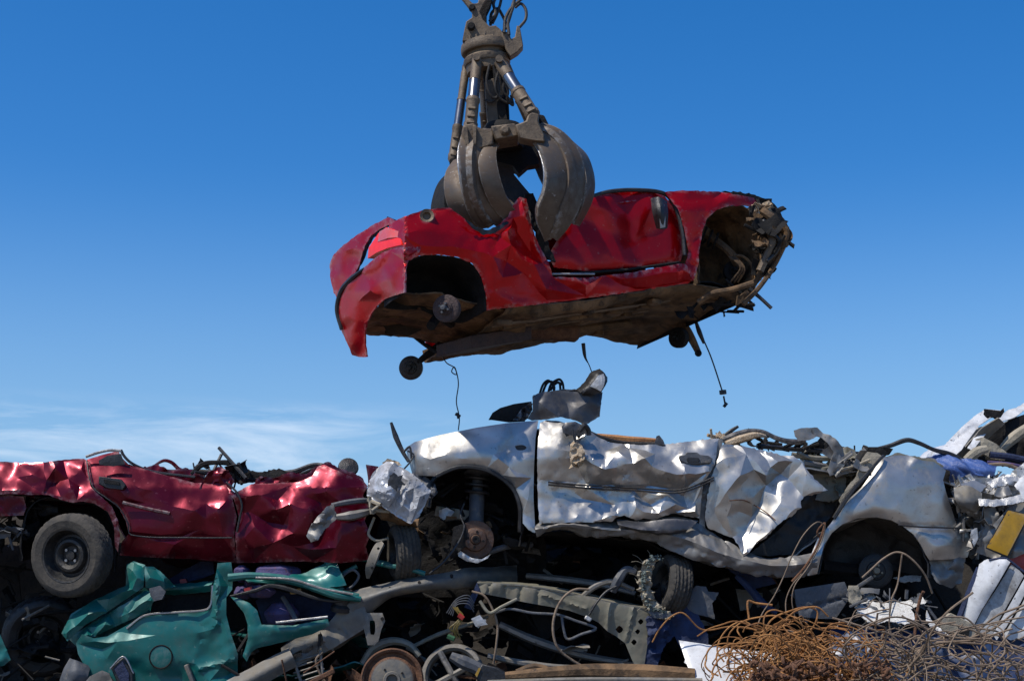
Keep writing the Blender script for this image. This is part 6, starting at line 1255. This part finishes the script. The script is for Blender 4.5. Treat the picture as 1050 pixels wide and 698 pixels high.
loft('grey_block', [[(978, 500, 11.0), (992, 498, 10.95), (1006, 506, 10.95)], [(980, 512, 10.93), (994, 514, 10.9), (1006, 514, 10.93)], [(986, 522, 10.98), (998, 524, 10.96), (1004, 520, 10.98)]], frame_grey, cl, 20, 14, .01, .07, .02, 187)
panel('grey_strap', [(1008, 520), (1018, 516), (1026, 530), (1014, 548), (1006, 560), (1000, 556), (1010, 540)], 10.98, silver_dirty, cl, step=2.5, cr=(1.5, 9, 3), jag=.5, seed=188)
panel('bright_foil', [(996, 543), (1002, 541), (1003, 552), (999, 560), (995, 552)], 10.94, alu, cl, step=2, cr=(1, 5), seed=189)
pl = thing('tailgate', 'crushed white tailgate piece carrying a yellow number plate at right edge', 'tailgate', at(1030, 575, 10.95))
panel('skin', [(1000, 566), (1008, 552), (1020, 536), (1034, 520), (1050, 514), (1075, 516), (1075, 562), (1052, 566), (1040, 572), (1020, 573)], lambda u, v: 10.99 - (np.asarray(u, float) - 1000) * .001, silver_dirty, pl, step=3, ctrl=[(1002, 566, 0), (1020, 560, 2), (1040, 566, 4), (1048, 550, -1), (1030, 540, 0), (1050, 525, 1)], cr=(1.2, 14, 3), jag=.4, seed=190)
panel('number_plate', [(1012, 561), (1034, 523), (1051, 527), (1054, 529), (1033, 569.5)], lambda u, v: 10.90 - (np.asarray(u, float) - 1000) * .001, yellow, pl, step=2.5, ctrl=[(1013, 561, 0), (1033, 568, 0), (1024, 545, 1), (1038, 540, -.5), (1050, 528, 0)], cr=(.15, 9), thick=.006, seed=191)
panel('plate_frame', [(1010.5, 562), (1033.5, 521), (1056, 528), (1034, 572.5)], lambda u, v: 10.912 - (np.asarray(u, float) - 1000) * .001, blackp, pl, step=3, thick=.006, seed=192)
panel('red_lamp', [(1033, 574), (1046, 566), (1075, 562), (1075, 586), (1050, 584)], 10.94, redp, pl, step=3, cr=(.6, 8), thick=.03, seed=193)
wp = thing('white_door', 'white painted car door standing slanted at the lower right corner', 'car door', at(1015, 650, 10.9))
def WP(u, v): return 10.90 - (np.asarray(u, float) - 1000) * .0015
panel('outer_skin', [(1004, 578), (1012, 573), (1032, 573), (1036, 576), (1022, 600), (1006, 626), (996, 646), (990, 640), (988, 630), (994, 610), (1000, 595)], WP, white, wp, step=3, ctrl=[(1005, 580, 0), (1030, 575, 1), (1015, 600, 3), (995, 635, 0), (1000, 610, 1)], cr=(.25, 16), roll=(3, 1), seed=194)
panel('lower_skin', [(1037, 578), (1045, 584), (1050, 590), (1040, 608), (1025, 634), (1018, 650), (1005, 648), (997, 646), (1008, 624), (1024, 600)], lambda u, v: WP(u, v) + .03, paint('grubby white paint', (.50, .51, .51), 0, .4, .4, .2, .85, (.10, .085, .07), .2, .8, 9), wp, step=3, cr=(.3, 16), seed=195)
panel('trim_edge', [(1052, 590), (1060, 592), (1046, 618), (1032, 642), (1022, 656), (1018, 650), (1034, 622)], lambda u, v: WP(u, v) + .0, white, wp, step=3, cr=(.2, 16), seed=196)
panel('lower_skin', [(1062, 592), (1080, 590), (1080, 650), (1036, 656), (1028, 652), (1044, 626)], lambda u, v: WP(u, v) + .05, white, wp, step=3, cr=(.3, 16), seed=197)
m = MB(); m.tube([(984, 632, 10.93), (994, 606, 10.93), (1004, 582, 10.93)], .02, 6); m.tube([(1014, 574, 10.88), (1030, 572, 10.87), (1036, 575, 10.87), (1050, 586, 10.86)], .008, 6); m.build('seal', navy, wp)
m = MB(); m.slab([(990, 640), (1050, 580), (1080, 580), (1080, 700), (1000, 690)], 11.1, .12); m.build('inner_frame', dark, wp)
t = thing('wooden_box', 'pale wooden block with a square hole below the white door', 'wooden block', at(985, 655, 10.8))
m = MB(); m.slab([(962, 636), (975, 628), (1000, 640), (1003, 650), (992, 656), (966, 646)], 10.85, .1); m.build('block', tan2, t, bevel=.006)
m = MB(); m.slab([(983, 640), (995, 643), (993, 652), (983, 648)], 10.84, .02); m.build('hole', dark, t)
t = thing('foil_scrap', 'sunlit white and silver crumpled foil in the middle of the wire tangle', 'foil', at(920, 645, 10.85))
for i, (poly, y) in enumerate([([(876, 622), (890, 616), (910, 618), (926, 616), (946, 611), (950, 617), (934, 624), (940, 636), (928, 640), (912, 636), (898, 640), (886, 634)], 10.95), ([(916, 592), (930, 590), (945, 590), (944, 595), (925, 596)], 11.05), ([(950, 625), (956, 636), (966, 646), (972, 650), (960, 646), (950, 638)], 10.9), ([(863, 577), (867, 576), (867, 582), (864, 583)], 11.2), ([(880, 608), (892, 604), (898, 612), (890, 616)], 10.93)]):
    panel('foil_piece', poly, (lambda u, v, y=y: y + (625 - np.asarray(v, float)) * .010), rough_mat('white foil', (.52, .50, .46), (.66, .65, .62), 22, .0, .5, .4, (.20, .17, .13)) if i == 0 else MATS['white foil'], t, step=2.5, cr=(1.8, 8, 3), jag=.8, seed=200 + i)
panel('grey_tube_end', [(870, 600), (880, 600), (884, 612), (878, 622), (870, 616)], 10.93, tan2, t, step=2.5, cr=(.6, 8), thick=.04, seed=206)
m = MB(); frags(m, 40, [(870, 602), (960, 600), (965, 645), (880, 645)], (10.9, 11.2), (.04, .14), random.Random(9), .5); m.build('dark_strips', greyp, t)

# ================================================================ rusty wire
rr = random.Random(101)
def loop(m, cen, r, th, wob, arc=None, n=12, flat=1.):
    q = Matrix.Rotation(rr.uniform(-1.1, 1.1), 3, 'X') @ Matrix.Rotation(rr.uniform(-1.1, 1.1), 3, 'Y')
    a0 = rr.uniform(0, 6.28); arc = arc or rr.uniform(2, 7); e = rr.uniform(.45, 1)
    P = []
    for k in range(n):
        t = k / (n - 1); an = a0 + arc * t; rad = r * (1 + wob * rr.uniform(-1, 1))
        P.append(cen + q @ Vector((math.cos(an) * rad, wob * r * rr.uniform(-1, 1), math.sin(an) * rad * e * flat)))
    m.tube(P, th, 6, n * 4, True)
m = MB()
for k in range(230):
    u = rr.triangular(740, 905, 815); v = rr.triangular(640, 725, 705); top = 634 + abs(u - 815) * .28
    if v < top + 6: v = top + 8 + rr.random() * 30
    loop(m, at(u, v, rr.uniform(10.0, 10.55)), rr.uniform(.08, .26), rr.uniform(.0032, .0062), .09)
tag(m.build('wire_tangle', rustwire, None), 'dense heap of orange rusty wire coils at the bottom right of middle', 'rusty wire', kind='stuff')
m = MB()
for k in range(85):
    u = rr.uniform(860, 1075); v = rr.uniform(655, 725)
    loop(m, at(u, v, rr.uniform(9.9, 10.5)), rr.uniform(.08, .28), rr.uniform(.003, .0065), .11)
for k in range(34):
    u = rr.uniform(870, 1040); p = at(u, rr.uniform(640, 700), rr.uniform(10.2, 10.6)); d = Vector((rr.uniform(-.5, .5), rr.uniform(-.1, .1), rr.uniform(-.12, .22)))
    m.tube([p - d, p + Vector((0, 0, rr.uniform(-.05, .08))), p + d], rr.uniform(.004, .008), 6, 14, True)
tag(m.build('wire_tangle', greywire, None), 'looser grey brown wire tangle along the bottom right corner', 'weathered wire', kind='stuff')
# knotted bits of rusty chain-like scrap low in the heap
m = MB(); 
for k in range(260):
    u = rr.uniform(770, 915); v = rr.uniform(678, 715); c = at(u, v, rr.uniform(9.8, 10.1)); q = Matrix.Rotation(rr.uniform(0, 6), 3, 'X') @ Matrix.Rotation(rr.uniform(0, 6), 3, 'Y')
    m.tube([c + q @ Vector((-.03, 0, 0)), c + q @ Vector((0, .02, .01)), c + q @ Vector((.03, 0, 0))], rr.uniform(.006, .013), 6, 6, True)
tag(m.build('rusty_clippings', rust, None), 'short orange rusty clippings in the foot of the wire heap', 'rusty clippings', kind='stuff')
# long single wires that stand clear of the tangle
long_w = [('tall bent rusty wire rising from the coils to the silver sill', [(777, 640), (782, 628), (793, 612), (803, 592), (812, 570), (824, 548), (838, 535), (846, 540), (840, 560), (828, 582), (815, 600), (812, 615), (815, 632)], greywire, .006),
          ('forked rusty wire crossing below the silver sill beside the tall one', [(806, 630), (806, 615), (812, 600), (822, 588)], greywire, .006),
          ('short bent orange rod sticking up at top of the coils', [(768, 634), (767, 616), (775, 618), (792, 620)], rustwire, .011),
          ('long brown wire curving left from coils to navy cloth', [(800, 640), (780, 645), (750, 642), (720, 645), (700, 628), (688, 632), (676, 645), (669, 658)], rustwire, .008),
          ('arched pale wire in front of the silver rear wheel arch', [(884, 592), (895, 582), (905, 573), (918, 566), (928, 568), (940, 578), (950, 592), (956, 608)], greywire, .010),
          ('thin pale wire dropping from the arched wire to foil', [(925, 568), (923, 582), (920, 600), (914, 614)], greywire, .009),
          ('long brown wire sweeping along the tops of the rusty coils', [(838, 638), (860, 640), (880, 646), (892, 660), (902, 676), (914, 690), (925, 702)], rustwire, .009),
          ('straight orange wire fanning right out of the coils', [(840, 644), (870, 645), (885, 655), (898, 672), (908, 690)], rustwire, .008),
          ('large looped grey wire in the middle of right tangle', [(900, 628), (898, 645), (903, 662), (914, 674), (930, 668), (950, 662), (970, 658), (995, 654), (1010, 640), (1024, 630), (1045, 622), (1075, 610)], greywire, .011),
          ('second grey wire running beside the large loop to right edge', [(905, 660), (925, 668), (960, 662), (1000, 652), (1022, 642), (1040, 628), (1060, 620)], greywire, .010),
          ('upright grey wire with loop before the wooden block', [(1008, 700), (1006, 680), (1007, 662), (1020, 658), (1032, 664), (1034, 684)], greywire, .009),
          ('pale wire from the foil down to the bottom edge', [(914, 616), (912, 640), (918, 660), (932, 680), (944, 700)], greywire, .008),
          ('short thick rusty bar leaning in the foil scrap', [(938, 652), (940, 630), (944, 612), (947, 606)], rust, .016),
          ('thin wire curving left of the foil over plastic panel', [(858, 644), (862, 636), (880, 632), (900, 626), (912, 624)], greywire, .008),
          ('brown wire standing at the left end of the rusty coils', [(745, 700), (746, 680), (752, 664), (766, 656), (776, 664)], rustwire, .007)]
for lb, P, mt, r in long_w:
    t = MB(); yy = rr.uniform(10.55, 10.75); t.tube([(u, v, yy + .03 * math.sin(i)) for i, (u, v) in enumerate(P)], r * .68, 8, len(P) * 8)
    tag(t.build('bent_wire', mt, None), lb, 'wire', 'long bent wires standing out of the tangle')
